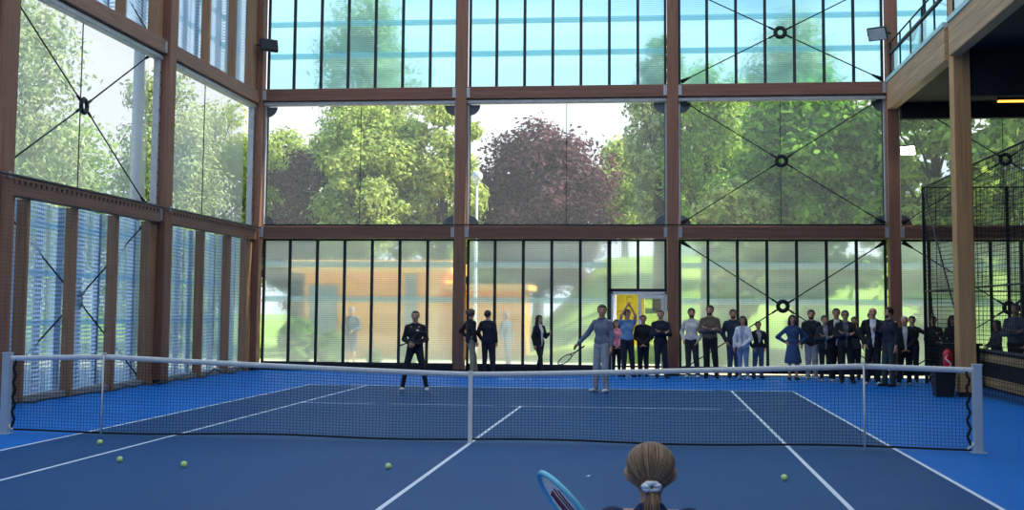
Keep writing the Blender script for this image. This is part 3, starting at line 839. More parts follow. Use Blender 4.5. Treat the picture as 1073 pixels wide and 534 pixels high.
pp = [(-30, 18.4, 24.8), (-9, 18.4, 25.4), (-3, 18.4, 26.4), (2, 18.4, 25.6), (8, 18.4, 24.4), (30, 18.4, 23.5)]
for i in range(len(pp) - 1):
    m.quad((pp[i][0], pp[i][1], .0), (pp[i + 1][0], pp[i + 1][1], .0), (pp[i + 1][0], pp[i + 1][2], .0), (pp[i][0], pp[i][2], .0))
struct(m.build('path', M_PATH), 'pale sandy path outside along the end wall', 'path')

m = MB(); m.quad((-26, -30, -.012), (-9.3, -30, -.012), (-9.3, 18.32, -.012), (-26, 18.32, -.012))
struct(m.build('pavement', m_plain('grey_paving', (170, 178, 188), .9, 0, .1, 1.5)), 'pale grey paving outside the slatted side wall', 'pavement')
# orange timber cabin
ORANGE = m_wood('orange_cladding', (255, 170, 66), 'X', .6)
ORANGE2 = m_wood('orange_soffit', (252, 190, 104), 'X', .4)
M_GREYP = m_plain('grey_door_paint', (128, 138, 138), .6)
cb = thing('cabin', 'orange timber cabin with flat roof outside the end wall', 'cabin', (0, 0, 0))
def clad(mb, x0, x1, y0, y1, z0, z1):
    z = z0
    while z < z1 - .02:
        mb.cbox(x0, x1, y0, y1, z + .006, min(z + .14, z1), .006); z += .14
m = MB(); clad(m, -10.2, -5.0, 28.0, 31.5, 0, 3.05); m.build('wall', ORANGE, cb)
m = MB(); clad(m, -5.0, -2.25, 28.3, 31.2, 0, 2.45); m.build('wall', ORANGE, cb)
m = MB(); m.cbox(-10.7, -4.75, 27.5, 32, 3.05, 3.5, .03); m.build('roof', ORANGE2, cb)
m = MB(); m.cbox(-4.98, -2.0, 27.9, 31.6, 2.45, 2.68, .02); m.build('roof', ORANGE2, cb)
for x0, x1, z1 in ((-10.0, -8.95, 2.6),):
    m = MB(); m.cbox(x0, x1, 27.92, 27.995, .02, z1, .01); m.cbox(x0 + .1, x1 - .1, 27.9, 27.93, .2, z1 - .2, .01); dr = m.build('door', M_GREYP, cb)
    m = MB(); m.tube([(x1 - .15, 27.9, 1.0), (x1 - .15, 27.85, 1.0), (x1 - .28, 27.85, 1.0)], .012); m.build('door_handle', STEEL_GREY, dr)
m = MB(); m.cbox(-6.45, -6.05, 27.9, 27.998, .02, 3.04, .01); m.build('pilaster', M_GREYP, cb)
m = MB(); m.cbox(-5.55, -5.2, 27.9, 27.998, .02, 3.04, .01); m.build('pilaster', ORANGE2, cb)

# yellow notice board seen through the open door
nb = thing('notice_board', 'yellow board with curled markings outside the open door', 'board', (1.72, 20.3, 0))
m = MB(); m.cbox(-.45, .45, -.02, .02, .75, 2.42, .01); m.build('panel', m_plain('yellow_board', (252, 222, 50), .6), nb)
m = MB(); rg = random.Random(9)
for k in range(16):
    cx, cz, rr = rg.uniform(-.33, .33), rg.uniform(.95, 2.2), rg.uniform(.05, .12)
    m.tube([(cx + rr * math.cos(a * .6), -.024, cz + rr * .6 * math.sin(a * .6)) for a in range(8)], .008, 4)
m.build('curl_marks', m_plain('olive_marks', (176, 146, 20), .7), nb)
for a in (-.38, .38):
    m = MB(); m.tube([(a, .035, 0), (a, .035, 2.3)], .02, 8); m.build('leg', STEEL_GREY, nb)

# lamp posts and pipe
lp = thing('street_lamp', 'white globe street lamp before the copper beech', 'street lamp', (-3.63, 26, -.01))
m = MB(); m.tube([(0, 0, 0), (0, 0, .8), (0, 0, 6.1)], [.07, .045, .04], 10); m.build('pole', WHITE, lp)
m = MB(); m.lathe([(.05, 6.1), (.11, 6.12), (.11, 6.17), (.06, 6.19)]); m.build('collar', WHITE, lp)
m = MB(); m.sphere((0, 0, 6.36), .2, 18, 12); m.build('globe', WHITE, lp)
dp = thing('pole', 'tall pale grey pole outside the slatted side wall', 'pole', (-10.2, 12.75, -.02))
m = MB(); m.tube([(0, 0, 0), (0, 0, 11)], [.14, .13], 14); m.build('shaft', STEEL_GREY, dp)
m = MB(); m.lathe([(.24, 0), (.24, .06), (.18, .08)]); m.build('base_flange', STEEL_GREY, dp)

# pale apartment building far off
ap = thing('apartment_building', 'pale apartment block far behind the trees', 'building', (9.0, 88, 3))
m = MB(); m.box(-5, 9, 0, 8, 0, 13.2); m.build('wall', m_plain('pale_render', (222, 220, 214), .8), ap)
m = MB(); m.cbox(-5.3, 9.3, -.3, 8.3, 13.2, 13.6, .05); m.build('roof', m_plain('grey_roof', (140, 138, 136), .7), ap)
mw_ = m_plain('window_glass', (84, 96, 108), .2)
for k in range(7):
    for z in (10.9, 8.2, 5.5):
        m = MB(); m.cbox(-4.4 + k * 1.9, -3.4 + k * 1.9, -.06, .0, z, z + 1.5, .02); wo_ = m.build('window_frame', WHITE, ap)
        m = MB(); m.box(-4.32 + k * 1.9, -3.48 + k * 1.9, -.08, -.06, z + .08, z + 1.42); m.build('pane', mw_, wo_)

# ------------------------------------------------------------------ trees
M_BARK = m_plain('bark', (84, 72, 60), .95, 0, .3, 5)
LEAF = {'green': m_leaf('leaf_green', (178, 204, 98)), 'dark': m_leaf('leaf_dark_green', (140, 184, 74)), 'pale': m_leaf('leaf_pale_green', (206, 218, 130)),
        'lime': m_leaf('leaf_lime', (196, 210, 124)), 'copper': m_leaf('leaf_copper', (122, 86, 88), .45, .3), 'silver': m_leaf('leaf_silver_green', (190, 202, 146)), 'shrub': m_leaf('leaf_shrub', (110, 150, 62))}
def leaf_mesh(centres, normals, size, rng, name, mat, parent, droop=0.0):
    n = len(centres)
    nr = normals + rng.normal(0, .55, (n, 3)); nr /= np.linalg.norm(nr, axis=1)[:, None]
    tmp = rng.normal(0, 1, (n, 3)); tmp[:, 2] -= droop * 2
    u = tmp - nr * (tmp * nr).sum(1)[:, None]; u /= np.linalg.norm(u, axis=1)[:, None] + 1e-9
    v = np.cross(nr, u)
    s = size * rng.uniform(.6, 1.35, n)[:, None]
    P = np.empty((n, 6, 3))
    P[:, 0] = centres - u * s; P[:, 1] = centres - u * s * .25 + v * s * .5 - nr * s * .12; P[:, 2] = centres + u * s * .45 + v * s * .38 - nr * s * .1
    P[:, 3] = centres + u * s; P[:, 4] = centres + u * s * .45 - v * s * .38 - nr * s * .1; P[:, 5] = centres - u * s * .25 - v * s * .5 - nr * s * .12
    V = P.reshape(-1, 3)
    base = np.arange(n) * 6
    F = np.stack([np.stack([base, base + 1, base + 2, base + 3], 1), np.stack([base, base + 3, base + 4, base + 5], 1)], 1).reshape(-1, 4)
    me = bpy.data.meshes.new(name)
    me.vertices.add(len(V)); me.vertices.foreach_set('co', V.ravel())
    me.loops.add(F.size); me.loops.foreach_set('vertex_index', F.ravel().astype(np.int32))
    me.polygons.add(len(F)); me.polygons.foreach_set('loop_start', np.arange(0, F.size, 4, dtype=np.int32)); me.polygons.foreach_set('loop_total', np.full(len(F), 4, np.int32))
    me.update(calc_edges=True)
    return link_mesh(name, me, mat, parent)
def tree(label, x, y, h, cw, leaf, seed, n=17000, size=.115, base=.22, airy=0.0, group='trees outside the hall', shape='round', nb=80):
    rng = np.random.default_rng(seed)
    z0 = gz(x, y) if y > 18.3 else -.03
    H = h - z0
    o = thing('tree', label, 'tree', (x, y, z0), 0, group)
    rr = random.Random(seed)
    zc, rz_ = H * (1 + base) / 2, H * (1 - base) / 2
    blobs = []
    for k in range(nb):
        while True:
            p = rng.uniform(-1, 1, 3)
            if np.dot(p, p) <= 1: break
        q = p * np.array([cw / 2 * .78, cw / 2 * .78, rz_ * .84])
        if shape == 'column': q[:2] *= (1 - .45 * max(0, p[2]))
        if shape == 'egg': q[:2] *= (1 - .35 * p[2])
        blobs.append((q + np.array([0, 0, zc]), cw * rng.uniform(.07, .15)))
    cs, ns = [], []
    per = n // nb
    for c, r in blobs:
        d = rng.normal(0, 1, (per, 3)); d /= np.linalg.norm(d, axis=1)[:, None]
        rad = r * (rng.uniform(.1, 1.0 + airy * .5, per) ** .4)[:, None] * (1 + .25 * np.abs(rng.normal(0, 1, per)))[:, None]
        sc3 = np.array([1, 1, .75 + airy * .7])
        cs.append(c + d * rad * sc3); ns.append(d + np.array([0, 0, .5]))
    cs = np.concatenate(cs); ns = np.concatenate(ns)
    leaf_mesh(cs, ns, size, rng, 'crown', LEAF[leaf], o, droop=airy)
    m = MB()
    tr = .028 * H
    pts = [(0, 0, 0), (rr.uniform(-.1, .1), rr.uniform(-.1, .1), H * .3), (rr.uniform(-.2, .2), rr.uniform(-.2, .2), H * .6), (rr.uniform(-.2, .2), 0, H * .88)]
    m.tube(pts, [tr, tr * .75, tr * .45, tr * .1], 8)
    for c, r in blobs[:14]:
        zb = max(H * .18, c[2] - H * .22); f = zb / H
        m.tube([(pts[1][0] * f, 0, zb), (c[0] * .5, c[1] * .5, (zb + c[2]) / 2 + .1), tuple(c)], [tr * .4 * (1 - f), tr * .25 * (1 - f), .015], 6)
    m.build('trunk', M_BARK, o)
    return o
tree('bright green tree at the edge of the first end wall bay', -14.6, 42, 11.4, 7.6, 'lime', 1, n=20000)
tree('dark red plum tree between green trees', -13.0, 37.2, 9.4, 4.4, 'copper', 2, size=.11, n=14000, base=.1)
tree('tall airy pale birch rising into the top windows', -10.4, 38, 18.5, 6.2, 'silver', 3, n=14400, airy=.8, base=.15, shape='column', size=.13)
tree('leafy green tree filling the middle window above the cabin', -9.6, 35, 11, 5.8, 'lime', 4, n=22000)
tree('green tree close to the second end wall column', -6.6, 36, 11.6, 4.6, 'pale', 5, n=18000)
tree('large round copper beech in the central window', -2.95, 42, 11.1, 8.4, 'copper', 6, n=36000, size=.12, nb=170, base=.12)
tree('low green tree beneath the copper beech', -5.6, 40, 5.0, 3.6, 'lime', 7, n=6400)
tree('pale yellow-green weeping tree beside the copper beech', 1.0, 49, 11.6, 4.2, 'pale', 8, airy=.7, shape='egg', base=.08)
tree('tall slim green tree behind the third end wall column', 2.75, 36, 14.6, 3.6, 'silver', 9, n=12800, airy=.4, shape='column', base=.2)
tree('tall green tree with sky gaps near the third end wall column', 4.6, 34, 12.4, 4.6, 'green', 10, n=11200, airy=.4, base=.3)
tree('broad dark maple filling the braced window', 8.3, 29.5, 10.8, 6.6, 'dark', 11, n=26000, size=.15, nb=120, base=.1)
tree('yellow-green young tree on the grass bank', 5.3, 27.5, 6.9, 3.2, 'lime', 12, n=8500, size=.13, base=.1)
tree('leafy green tree seen under the gallery deck', 12.4, 29, 12.5, 6.0, 'green', 13, n=15300, size=.18, base=.05)
tree('tall green tree behind the netted cage', 16.4, 28.5, 14, 6.6, 'green', 14, n=15300, size=.18, base=.05)
tree('tall airy tree rising above the maple', 8.6, 40, 16.5, 5.4, 'silver', 15, n=11200, airy=.6, base=.2, shape='column')
tree('tall loose tree outside the first clear side window', -19.0, 21.5, 13.5, 7.0, 'silver', 16, n=22000, airy=.5, base=.1, size=.10)
tree('loose pale tree outside the clear side window by the pole', -17.0, 31.5, 12.5, 5.0, 'silver', 17, n=17000, airy=.5, base=.05, size=.10)
tree('dense grey-green tree outside the clear side window by the corner', -17.8, 39, 12.6, 7.5, 'pale', 18, n=24000, airy=.3, base=.04, size=.10)
tree('broad green tree beyond the slatted wall', -23.0, 34, 11.0, 8.0, 'green', 19, n=12800, airy=.2, base=.05)
tree('low green tree at the foot of the trees beyond the slatted wall', -15.0, 26, 5.2, 4.2, 'lime', 20, n=8000, base=.05, size=.13)
tree('distant green tree behind the weeping tree', 5.2, 58, 11.5, 8.0, 'green', 21, n=11200, base=.05)
tree('distant green tree behind the copper beech', -8.0, 60, 9.6, 9.0, 'green', 22, n=11200, base=.05)
# low plants along the path
for i, (x, y, h_, lb) in enumerate(((-8.3, 20.6, 1.5, 'tall leafy shrub just outside the corner window'), (-7.5, 21.6, 1.1, 'leafy shrub by the grey cabin door'), (-7.3, 20.2, .6, 'low leafy plant by the grey person outside'),
                                    (-6.0, 20.9, .55, 'low grassy plant near the grey person outside'), (-4.9, 20.6, .8, 'bushy plant before the orange cabin wall'), (-8.0, 19.5, .6, 'small plant hugging the corner window'),
                                    (4.6, 24.5, 1.6, 'green shrub on the grass bank behind the crowd'), (7.6, 25, 2.2, 'large green shrub behind the crowd'), (11.5, 24.5, 2.4, 'green shrub behind the netted cage'))):
    o = thing('shrub', lb, 'shrub', (x, y, gz(x, y) if y > 26 else 0), 0, 'plants along the path')
    rng = np.random.default_rng(50 + i)
    n = int(500 + 500 * h_)
    d = rng.normal(0, 1, (n, 3)); d /= np.linalg.norm(d, axis=1)[:, None]
    c = d * np.array([h_ * .42, h_ * .42, h_ * .48]) * (rng.uniform(.2, 1, n) ** .5)[:, None] + np.array([0, 0, h_ * .52])
    leaf_mesh(c, d + np.array([0, 0, .6]), .07 + .02 * h_, rng, 'foliage', LEAF['shrub'], o)
    m = MB()
    for k in range(6):
        a = k * PI / 3; m.tube([(.03 * math.cos(a), .03 * math.sin(a), 0), (h_ * .16 * math.cos(a), h_ * .16 * math.sin(a), h_ * .5), (h_ * .26 * math.cos(a), h_ * .26 * math.sin(a), h_ * .85)], [.015, .01, .004], 5)
    m.build('stem', M_BARK, o)

# ------------------------------------------------------------------ people: smooth implicit bodies polygonised to one mesh each
class SDF:
    def __init__(self, vox, k=.03):
        self.p = []; self.vox = vox; self.k = k; self.cuts = []
    def cap(self, a, b, ra, rb=None, flat=1.0, k=None):
        self.p.append((np.array(a, float), np.array(b, float), ra, ra if rb is None else rb, flat, self.k if k is None else k)); return self
    def chain(self, pts, rs, flat=1.0, k=None):
        for i in range(len(pts) - 1): self.cap(pts[i], pts[i + 1], rs[i], rs[i + 1], flat, k)
        return self
    def mesh(self):
        h = self.vox
        lo = np.min([np.minimum(a, b) - max(ra, rb) for a, b, ra, rb, f, k in self.p], 0) - 3 * h - .02
        hi = np.max([np.maximum(a, b) + max(ra, rb) for a, b, ra, rb, f, k in self.p], 0) + 3 * h + .02
        n = np.ceil((hi - lo) / h).astype(int) + 1
        D = np.full(n, 1e3)
        ax = [lo[i] + h * np.arange(n[i]) for i in range(3)]
        for a, b, ra, rb, fl, k in self.p:
            mg = max(ra, rb) * max(1, fl) + 2 * k + 3 * h
            i0 = np.clip(np.floor((np.minimum(a, b) - mg - lo) / h).astype(int), 0, n - 1)
            i1 = np.clip(np.ceil((np.maximum(a, b) + mg - lo) / h).astype(int) + 1, 1, n)
            X, Y, Z = np.meshgrid(ax[0][i0[0]:i1[0]], ax[1][i0[1]:i1[1]], ax[2][i0[2]:i1[2]], indexing='ij')
            s = 1.0 / fl
            ba = (b - a) * np.array([1, s, 1]); L2 = ba @ ba + 1e-9
            px, py, pz = X - a[0], (Y - a[1]) * s, Z - a[2]
            t = np.clip((px * ba[0] + py * ba[1] + pz * ba[2]) / L2, 0, 1)
            d = np.sqrt((px - t * ba[0]) ** 2 + (py - t * ba[1]) ** 2 + (pz - t * ba[2]) ** 2) - (ra + (rb - ra) * t)
            W = D[i0[0]:i1[0], i0[1]:i1[1], i0[2]:i1[2]]
            hh = np.clip(.5 + .5 * (W - d) / k, 0, 1)
            D[i0[0]:i1[0], i0[1]:i1[1], i0[2]:i1[2]] = np.where(W > 50, d, W * (1 - hh) + d * hh - k * hh * (1 - hh))
        if self.cuts:
            X, Y, Z = np.meshgrid(*ax, indexing='ij')
            for c in self.cuts: D = np.maximum(D, c(X, Y, Z))
        return surface_nets(D, lo, h)

def surface_nets(D, lo, h):
    neg = D < 0
    nx, ny, nz = D.shape
    cnt = np.zeros((nx - 1, ny - 1, nz - 1), np.int8)
    sl = lambda o, n_: slice(o, o + n_ - 1)
    for i in (0, 1):
        for j in (0, 1):
            for k in (0, 1): cnt += neg[sl(i, nx), sl(j, ny), sl(k, nz)]
    act = (cnt > 0) & (cnt < 8)
    idx = np.full(act.shape, -1, np.int64)
    ids = np.argwhere(act)
    idx[act] = np.arange(len(ids))
    P = np.zeros((len(ids), 3)); N = np.zeros(len(ids))
    cor = [(i, j, k) for i in (0, 1) for j in (0, 1) for k in (0, 1)]
    for c0 in cor:
        for a in range(3):
            if c0[a] == 1: continue
            c1 = list(c0); c1[a] = 1
            d0 = D[ids[:, 0] + c0[0], ids[:, 1] + c0[1], ids[:, 2] + c0[2]]
            d1 = D[ids[:, 0] + c1[0], ids[:, 1] + c1[1], ids[:, 2] + c1[2]]
            cr = (d0 < 0) != (d1 < 0)
            t = np.where(cr, d0 / np.where(cr, d0 - d1, 1), 0)
            p = np.tile(np.array(c0, float), (len(ids), 1)); p[:, a] = t
            P[cr] += p[cr]; N[cr] += 1
    V = lo + h * (ids + P / N[:, None])
    Q = []
    for a in range(3):
        b, c = (a + 1) % 3, (a + 2) % 3
        s0 = [slice(None)] * 3; s1 = [slice(None)] * 3
        s0[a] = slice(0, -1); s1[a] = slice(1, None)
        ch = neg[tuple(s0)] != neg[tuple(s1)]
        e = np.argwhere(ch)
        if not len(e): continue
        e = e[(e[:, b] > 0) & (e[:, c] > 0)]
        sh = np.array(act.shape)
        e = e[(e[:, b] < sh[b]) & (e[:, c] < sh[c])]
        def at(db, dc):
            q = e.copy(); q[:, b] += db; q[:, c] += dc
            return idx[q[:, 0], q[:, 1], q[:, 2]]
        q = np.stack([at(-1, -1), at(0, -1), at(0, 0), at(-1, 0)], 1)
        inside_first = neg[e[:, 0], e[:, 1], e[:, 2]]
        q[~inside_first] = q[~inside_first][:, ::-1]
        Q.append(q)
    Q = np.concatenate(Q)
    Q = Q[(Q >= 0).all(1)]
    # one smoothing pass
    S = np.zeros_like(V); Cn = np.zeros(len(V))
    for i in range(4):
        for j in (1, 3):
            np.add.at(S, Q[:, i], V[Q[:, (i + j) % 4]]); np.add.at(Cn, Q[:, i], 1)
    V = V * .5 + .5 * S / np.maximum(Cn, 1)[:, None]
    return V, Q

def sdf_obj(sdf, name, mats, parent=None, extra=None, matfn=None, scale=1.0):
    V, Q = sdf.mesh()
    mb = MB()
    mi = matfn(V[Q].mean(1)) if matfn else np.zeros(len(Q), int)
    mb.v = [tuple(v) for v in V * scale]
    mb.f = [tuple(int(i) for i in q) for q in Q]; mb.m = [int(i) for i in mi]; mb.s = [True] * len(Q)
    if extra:
        ex = MB(); extra(ex)
        mb.add([tuple(np.array(p) * scale) for p in ex.v], ex.f)
        mb.m[-len(ex.f):] = ex.m; mb.s[-len(ex.f):] = ex.s
    return mb.build(name, mats, parent)

ARM = {'down': ((.232, .02, 1.135), (.245, -.04, .89)), 'crossed': ((.235, -.05, 1.13), (-.05, -.215, 1.16)), 'hips': ((.40, .09, 1.16), (.19, .0, 1.02)),
       'pocket': ((.27, .06, 1.14), (.19, -.07, .93)), 'clasp': ((.235, -.03, 1.12), (.03, -.19, .93)), 'up': ((.19, -.12, 1.60), (.05, -.14, 1.83)),
       'front': ((.235, -.05, 1.13), (.06, -.27, 1.08)), 'back': ((.25, .08, 1.13), (.06, .16, .98)), 'out': ((.42, -.05, 1.25), (.62, -.16, 1.30)),
       'lowout': ((.34, -.02, 1.17), (.50, -.12, .97)), 'chat': ((.24, -.04, 1.13), (.16, -.26, 1.23)), 'chin': ((.2, -.1, 1.15), (.06, -.17, 1.40)),
       'racket': ((.25, .02, 1.13), (.10, -.20, 1.05)), 'racket2': ((.25, .02, 1.13), (.02, -.22, 1.02))}
LEG = {'stand': ((.085, -.01, .49), (.095, 0, .085)), 'apart': ((.12, -.02, .49), (.16, 0, .085)), 'wide': ((.19, -.06, .49), (.27, .0, .085)), 'fwd': ((.10, -.16, .50), (.10, -.22, .10)), 'aft': ((.09, .03, .49), (.09, .20, .11)), 'relaxed': ((.10, -.05, .49), (.14, -.05, .085))}

def person(label, x, y, h, face=0.0, arms=('down', 'down'), legs=('stand', 'stand'), sex='m', top=(24, 30, 44), topkind='sweater', shirt=None, bottom=(26, 30, 42), bottomkind='trousers',
           shoes=(30, 30, 34), hair=(40, 30, 24), hairkind='short', skin_rgb=(196, 146, 116), group=None, turn=0.0, bare_arms=False, beard=False, cat='person', vox=.021, collar=None, glasses=False, logo=False, bag=None):
    f = sex == 'f'
    sc_ = h / 1.75
    SK = skin(skin_rgb)
    sh = .165 if f else .19
    J = {}
    for s, side in ((-1, 0), (1, 1)):
        e, w_ = ARM[arms[side]]
        k, a = LEG[legs[side]]
        J[s] = dict(sh=np.array((s * sh, 0, 1.415)), el=np.array((s * e[0], e[1], e[2])), wr=np.array((s * w_[0], w_[1], w_[2] + (.03 if s > 0 and arms == ('crossed', 'crossed') else 0))),
                    hip=np.array((s * .085, 0, .92)), kn=np.array((s * k[0], k[1], k[2])), an=np.array((s * a[0], a[1], a[2])))
    ct, st = math.cos(turn), math.sin(turn)
    def hd(p):  # head turned about the neck axis
        return (p[0] * ct - p[1] * st, p[0] * st + p[1] * ct, p[2])
    B = SDF(vox * .8, .022)
    hipw = .10 if f else .09
    B.cap((-hipw * .5, 0, .95), (hipw * .5, 0, .95), .115, flat=.8).cap((0, 0, .98), (0, .0, 1.16), .115, .105 if f else .12, flat=.72)
    B.cap((-.06, .0, 1.28), (.06, .0, 1.28), .115, flat=.78).cap((-sh * .6, 0, 1.40), (sh * .6, 0, 1.40), .055, flat=.95)
    B.cap((0, .012, 1.42), (0, -.005, 1.54), .052 if f else .06, k=.03)
    B.cap(hd((0, .012, 1.645)), hd((0, .006, 1.655)), .088, flat=1.12).cap(hd((0, -.035, 1.60)), hd((0, -.045, 1.575)), .066, .047)
    B.cap(hd((0, -.098, 1.64)), hd((0, -.112, 1.612)), .008, .014, k=.012)
    for s in (-1, 1):
        B.cap(hd((s * .088, .012, 1.645)), hd((s * .086, .010, 1.605)), .013, .008, flat=1.4, k=.008)
        j = J[s]
        B.chain([j['sh'], j['el'], j['wr']], [.045, .036, .026])
        B.chain([j['hip'], j['kn'], j['an']], [.078, .052, .036])
        B.cap(j['an'] + np.array((0, .02, -.04)), j['an'] + np.array((s * .02, -.13, -.055)), .035, .028)
        dr = (j['wr'] - j['el']); dr /= np.linalg.norm(dr)
        if arms[0 if s < 0 else 1] == 'crossed': dr = np.array((-s * .9, .12, .3)); dr /= np.linalg.norm(dr)
        if arms[0 if s < 0 else 1] in ('clasp', 'front'): dr = np.array((-s * .62, -.25, -.5)); dr /= np.linalg.norm(dr)
        if arms[0 if s < 0 else 1] == 'hips': dr = np.array((-s * .35, -.75, -.4)); dr /= np.linalg.norm(dr)
        B.cap(j['wr'] + dr * .02, j['wr'] + dr * .075, .030, .033, k=.012)
        j['dr'] = dr
    def extra(m):
        for s in (-1, 1):
            j = J[s]; dr = Vector(j['dr']); w_ = Vector(j['wr'])
            ref = Vector((0, -1, 0)) if abs(dr.y) < .8 else Vector((0, 0, 1))
            la = dr.cross(Vector((s, 0, 0)) if abs(dr.x) < .7 else Vector((0, 0, 1))).normalized()   # across the knuckles
            pn = la.cross(dr).normalized()
            if pn.x * s > 0 and abs(dr.x) < .7: pn = -pn
            for q, (o_, ln) in enumerate(((-.027, .070), (-.009, .080), (.009, .076), (.026, .060))):
                b0 = w_ + dr * .085 + la * o_
                b1 = b0 + dr * ln * .5 + pn * .010
                b2 = b1 + dr * ln * .36 + pn * .026
                m.tube([b0, b1, b2], [.0095, .0088, .0065], 6)
            b0 = w_ + dr * .035 - la * .03
            m.tube([b0, b0 + dr * .035 - la * .025 + pn * .012, b0 + dr * .066 - la * .026 + pn * .028], [.012, .010, .0075], 6)
        for s in (-1, 1):
            m.sphere(hd((s * .033, -.083, 1.652)), .0135, 8, 6, 1, (1, .7, .75))
            c = hd((s * .034, -.090, 1.676)); m.tube([hd((s * .016, -.093, 1.673)), c, hd((s * .055, -.078, 1.672))], .006, 5, 2)
        m.tube([hd((-.026, -.083, 1.568)), hd((0, -.092, 1.567)), hd((.026, -.083, 1.568))], [.004, .008, .004], 5, 3)
    o = sdf_obj(B, 'person', [SK, BLACK, hairmat(hair), skin(tuple(int(c * .72) for c in skin_rgb))], None, extra, scale=sc_)
    o.location = (x, y, 0); o.rotation_euler = (0, 0, face)
    tag(o, label, cat, group)
    # trousers / skirt
    T = SDF(vox, .03)
    if bottomkind == 'dress':
        T.cap((0, 0, 1.08), (0, 0, .52), .135, .235, flat=.8)
        T.cuts.append(lambda X, Y, Z: .45 - Z)
        T.cuts.append(lambda X, Y, Z: Z - 1.08)
    else:
        T.cap((-hipw * .55, .005, .95), (hipw * .55, .005, .95), .132, flat=.84).cap((-hipw * .4, 0, 1.02), (hipw * .4, 0, 1.02), .122, flat=.8)
        T.cuts.append(lambda X, Y, Z: Z - 1.06)
        for s in (-1, 1):
            j = J[s]
            if bottomkind == 'shorts':
                e = j['hip'] * .1 + j['kn'] * .9
                T.chain([j['hip'], e], [.102, .088])
            else:
                slim = .85 if f or bottomkind == 'slim' else 1.0
                T.chain([j['hip'], j['kn'], j['an'] + np.array((0, 0, -.01))], [.100, .074 * slim, .058 * slim], k=.02)
    sdf_obj(T, 'trousers' if bottomkind not in ('dress', 'shorts') else ('skirt' if bottomkind == 'dress' else 'shorts'), cloth(bottom), o, scale=sc_)
    # top
    P = SDF(.015 if shirt is not None else vox, .03)
    hem = {'sweater': .93, 'jacket': .84, 'shirt': .92, 'coat': .62}[topkind]
    th = .012 if topkind in ('jacket', 'coat') else .004
    P.cap((-hipw * .45, 0, hem + .1), (hipw * .45, 0, hem + .1), .134 + th, flat=.84).cap((0, 0, 1.02), (0, 0, 1.27), (.138 if not f else .122) + th, .142 + th, flat=.8)
    P.cap((-.05, 0, 1.27), (.05, 0, 1.27), .128 + th, flat=.82)
    for s in (-1, 1): P.cap((s * .03, .012, 1.45), (s * sh * .88, .006, 1.392), .052 + th, .056 + th)
    P.cap((0, .012, 1.44), (0, .008, 1.485), .074 + th * .5, .068)
    P.cuts.append(lambda X, Y, Z: (hem - Z))
    P.cuts.append(lambda X, Y, Z: (Z - 1.50 - .25 * Y))
    for s in (-1, 1):
        j = J[s]
        if bare_arms: P.chain([j['sh'], j['sh'] * .35 + j['el'] * .65], [.062 + th, .058 + th])
        else: P.chain([j['sh'] - np.array((s * .012, 0, .02)), j['el'], j['wr'] - j['dr'] * .01], [.056 + th, .050 + th, .040 + th * .5])
    mats = [cloth(top)]
    fn = None
    if shirt is not None:
        mats.append(cloth(shirt))
        lowz = {'jacket': .86 if topkind == 'jacket' else 1.1}.get(topkind, 1.1)
        def fn(c): return ((c[:, 1] < -.02) & (np.abs(c[:, 0]) < .022 + .045 * np.clip((c[:, 2] - 1.0) / .4, -.2, 1)) & (c[:, 2] > lowz)).astype(int)
    elif logo:
        mats.append(cloth((210, 214, 220)))
        def fn(c): return ((c[:, 1] < -.05) & (np.abs(c[:, 0] - .07) < .028) & (np.abs(c[:, 2] - 1.33) < .016)).astype(int)
    sdf_obj(P, {'sweater': 'sweater', 'jacket': 'jacket', 'shirt': 'shirt', 'coat': 'coat'}[topkind], mats, o, scale=sc_, matfn=fn)
    for s in (-1, 1):
        a = J[s]['an']
        F = SDF(.014, .02)
        F.cap(a + np.array((0, .035, -.045)), a + np.array((s * .022, -.145, -.052)), .043, .036)
        F.cap(a + np.array((0, .02, .0)), a + np.array((0, .01, -.03)), .046, .046)
        zf = a[2] - .085
        F.cuts.append(lambda X, Y, Z, zf=zf: zf + .0 - Z)
        sdf_obj(F, 'shoe', cloth(shoes), o, scale=sc_)
    # hair
    if hairkind != 'bald':
        H = SDF(.014, .015)
        r = {'short': .098, 'long': .103, 'curly': .118, 'crop': .093, 'bun': .099}[hairkind]
        H.cap(hd((0, .020, 1.662)), hd((0, .012, 1.672)), r, flat=1.1)
        if hairkind == 'long':
            for s in (-1, 1): H.chain([hd((s * .07, .03, 1.66)), hd((s * .092, .02, 1.54)), hd((s * .10, .0, 1.40))], [.045, .042, .026])
            H.chain([hd((0, .08, 1.64)), (0, .095, 1.5), (0, .105, 1.33)], [.07, .075, .045], flat=.7)
        if hairkind == 'curly':
            rg = random.Random(int(x * 100))
            for q in range(26):
                a = rg.uniform(0, 2 * PI); zz = rg.uniform(1.60, 1.76)
                H.cap(hd((.095 * math.cos(a), .02 + .1 * math.sin(a), zz)), hd((.1 * math.cos(a), .02 + .105 * math.sin(a), zz)), .026)
        if hairkind == 'bun': H.cap(hd((0, .115, 1.70)), hd((0, .12, 1.70)), .045)
        # keep the face free
        def facecut(X, Y, Z):
            Xr = X * ct + Y * st; Yr = -X * st + Y * ct
            d = np.maximum(np.maximum(np.abs(Xr) - .073, Yr + .02), Z - 1.705)
            e = np.maximum(np.maximum(np.abs(Xr) - .2, np.abs(Yr + .06) - .075), Z - 1.60) if hairkind != 'long' else d
            low = 1.58 - Z if hairkind not in ('long',) else -Z
            return np.maximum(np.maximum(-d, -e), low)
        H.cuts.append(facecut)
        sdf_obj(H, 'hair', hairmat(hair), o, scale=sc_)
